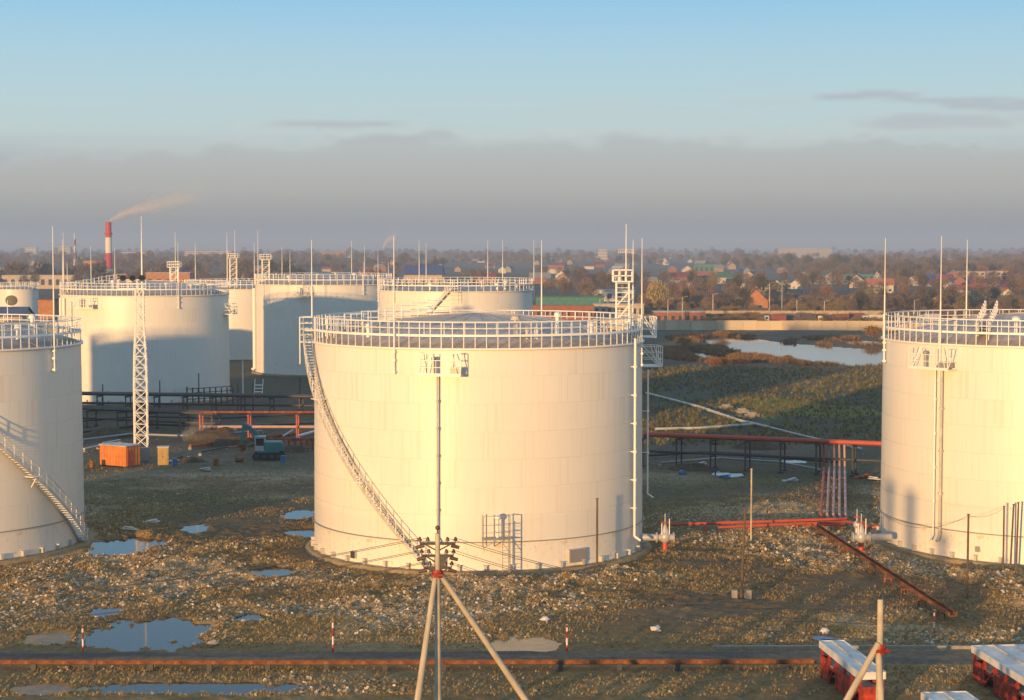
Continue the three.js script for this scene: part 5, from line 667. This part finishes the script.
// ------------------------------------------------------------------ trees
function bareTree(k, H, spread, twigs, tw, form = 0) { // trunk with forking limbs; the crown is a merged spray of fine twigs
  let s = k * 7919 + 13; const rn = () => { s = (Math.imul(s, 1664525) + 1013904223) | 0; return (s >>> 0) / 4294967296; };
  const wood = new MB(), P = [], th = H * (form === 2 ? 0.25 : 0.30);
  wood.cyl([0, -0.3, 0], [0, th, 0], H * 0.022, H * 0.016, 6);
  const tips = []; const limbs = form === 3 ? 4 : 7;
  for (let i = 0; i < limbs; i++) { const a = i / limbs * 6.28 + rn(), l = H * (0.30 + 0.3 * rn()), e = form === 2 ? 1.0 : 0.75 + rn() * 0.6, r = spread * (0.35 + 0.5 * rn()); const b = [Math.cos(a) * r, th + Math.sin(e) * l, Math.sin(a) * r]; wood.cyl([0, th * (0.75 + 0.25 * rn()), 0], b, H * 0.011, H * 0.005, 4); tips.push(b); }
  for (let i = 0; i < twigs; i++) {
    const t = tips[Math.floor(rn() * tips.length)], q = rn(); let bx, by, bz;
    const a = rn() * 6.28, u = Math.cbrt(rn()), cy = H * 0.64, ry = H * 0.36, el = Math.acos(2 * rn() - 1), lob = 0.72 + 0.4 * vnoise(Math.cos(a) * 1.7 + k, Math.cos(el) * 2.3 + 3);
    bx = Math.sin(el) * Math.cos(a) * spread * u * lob; by = cy + Math.cos(el) * ry * u * lob; bz = Math.sin(el) * Math.sin(a) * spread * u * lob;
    bx = mix(bx, t[0], q * 0.35); by = mix(by, t[1], q * 0.35); bz = mix(bz, t[2], q * 0.35);
    const l = H * (0.05 + 0.06 * rn()); let dx = bx + (rn() - 0.5) * spread, dy = (form === 2 ? -1.6 : 1.1) * spread * (0.5 + rn()), dz = bz + (rn() - 0.5) * spread; const n = Math.hypot(dx, dy, dz); dx *= l / n; dy *= l / n; dz *= l / n;
    const w = tw * (0.6 + 0.8 * rn()), ox = (rn() - 0.5) * w * 2, oz = (rn() - 0.5) * w * 2; P.push(bx - ox, by, bz - oz, bx + ox, by, bz + oz, bx + dx, by + dy, bz + dz);
  }
  const c = new THREE.BufferGeometry(); c.setAttribute('position', new THREE.BufferAttribute(new Float32Array(P), 3)); c.computeVertexNormals(); return [wood.geo(), boxUV(c)];
}
const barkM = std(0.10, 0.075, 0.055, 0.95), tm = (r, g, b) => std(r, g, b, 0.95, { side: THREE.DoubleSide });
const treeKinds = [
  { g: bareTree(1, 11, 4.2, 620, 0.16), m: tm(0.175, 0.125, 0.085), l: 'bare brown tree with rounded crown' }, { g: bareTree(2, 13, 4.6, 700, 0.16), m: tm(0.145, 0.112, 0.085), l: 'tall bare grey brown tree' },
  { g: bareTree(3, 9, 3.8, 560, 0.16), m: tm(0.26, 0.14, 0.06), l: 'russet tree with some leaves left' }, { g: bareTree(4, 8, 4.0, 560, 0.16), m: tm(0.21, 0.155, 0.07), l: 'low bare olive brown tree' }, { g: bareTree(5, 12, 3.4, 620, 0.2), m: tm(0.075, 0.075, 0.045), l: 'dark evergreen tree' },
];
function tree(kind, x, d, s, label, group) { const k = treeKinds[kind], t = thing('tree', label ?? `${k.l} near the town`, 'tree', x, 0, d, rr(0, 6.28), group ?? `${k.l} near the town`.replace('tree', 'trees')); meshOf('trunk', k.g[0], barkM, t); meshOf('crown', k.g[1], k.m, t); t.scale.set(s * rr(0.85, 1.2), s, s * rr(0.85, 1.2)); return t; }
{ // willow and the coloured bushes by the pond
  const w = bareTree(9, 13, 5, 1500, 0.2, 2), t = thing('willow_tree', 'large yellow willow with hanging twigs behind the dark red shed', 'tree', xAt(658, 690), 0, 690); meshOf('trunk', w[0], barkM, t); meshOf('crown', w[1], tm(0.36, 0.28, 0.12), t); t.scale.set(1, 1.15, 1);
  const b = bareTree(10, 4.2, 2.3, 700, 0.13, 3); const bush = (px, py, sx, sy, c, label) => { const [x, d] = ground(px, py), o = thing('bush', label, 'bush', x, -0.8 * sy, d); meshOf('stem', b[0], barkM, o); meshOf('foliage', b[1], tm(...c), o); o.scale.set(sx, sy, sx); };
  bush(684, 351, 1.15, 1.15, [0.34, 0.22, 0.03], 'round golden yellow bush beside the pond'); bush(715, 369, 0.9, 0.75, [0.36, 0.15, 0.03], 'orange bush on the near shore of the pond'); bush(724, 368, 1.0, 0.7, [0.25, 0.12, 0.045], 'russet bush on the near shore of the pond'); bush(741, 367, 1.2, 0.6, [0.17, 0.10, 0.045], 'low brown bush on the pond shore'); bush(722, 338, 1.3, 0.7, [0.33, 0.18, 0.05], 'tawny bush on the far shore of the pond'); bush(788, 363, 0.7, 0.6, [0.26, 0.15, 0.05], 'small tawny bush at the water edge'); bush(873, 340, 1.5, 1.3, [0.25, 0.13, 0.03], 'orange brown bush beside the twin standpipe tank edge');
}
{
  seed = 4242; const used = []; let made = 0;
  const put = (x, d, s) => { tree(pick([0, 0, 1, 1, 3, 0, 2, 3, 4]), x, d, s); made++; };
  for (let i = 0; i < 90; i++) { const d = rr(655, 760), px = rr(640, 1040), x = xAt(px, d); if (Math.abs(px - 757) < 30 && d < 745) continue; if (Math.abs(px - 658) < 14 && d < 695) continue; put(x, d, rr(0.55, 0.95)); }
  for (let i = 0; i < 120; i++) { const d = rr(770, 1250), px = rr(560, 1040); put(xAt(px, d), d, rr(0.7, 1.15)); }
  for (let i = 0; i < 85; i++) { const d = rr(980, 1500), px = rr(-16, 640); put(xAt(px, d), d, rr(0.7, 1.1)); }
}
{ // the mass of trees further off, one wood per kind
  seed = 99173; for (const [ki, n] of [[0, 1500], [1, 1300], [3, 900], [2, 350], [4, 350]]) {
    const k = treeKinds[ki], g = mergeGeometries([k.g[0].clone(), k.g[1].clone().setIndex([...Array(k.g[1].attributes.position.count).keys()])]), im = new THREE.InstancedMesh(g, k.m, n), m4 = new THREE.Matrix4(), q = new THREE.Quaternion(); im.castShadow = im.receiveShadow = true;
    for (let i = 0; i < n; i++) { let d, x; for (let t = 0; t < 40; t++) { d = 1150 * Math.pow(6, Math.pow(rnd(), 1.15)); x = rr(-0.31, 0.31) * d; if (fbm(x * 0.005 + 3, d * 0.003, 3) > 0.49) break; } const s = mix(0.45, 1.35, rnd() * rnd()) * (1 + d / 9000) * 1.1; m4.compose(V3(x, 0, -d), q.setFromAxisAngle(V3(0, 1, 0), rr(0, 6.28)), V3(s * 1.3, s, s * 1.3)); im.setMatrixAt(i, m4); }
    im.name = numbered('far_wood'); tag(im, ['mass of bare brown trees spread through the far town', 'mass of taller grey brown trees spread through the far town', 'scattered russet trees through the far town', 'mass of low olive brown trees spread through the far town', 'scattered dark evergreens through the far town'][ki], 'wood', null, 'stuff'); scene.add(im);
  }
  const sg = treeKinds[3].g[1], im = new THREE.InstancedMesh(sg, tm(0.22, 0.145, 0.07), 1500), m4 = new THREE.Matrix4(); for (let i = 0; i < 1500; i++) { const d = rr(585, 900), px = rr(645, 1045); const s = rr(0.25, 0.5); m4.compose(V3(xAt(px, d), -1.0 * s, -d), new THREE.Quaternion().setFromAxisAngle(V3(0, 1, 0), rr(0, 6.28)), V3(s * 1.4, s, s * 1.4)); im.setMatrixAt(i, m4); } im.name = 'scrub'; im.castShadow = true; tag(im, 'brown scrub between the fence and the town', 'scrub', null, 'stuff'); scene.add(im);
}

renderer.render(scene, camera);
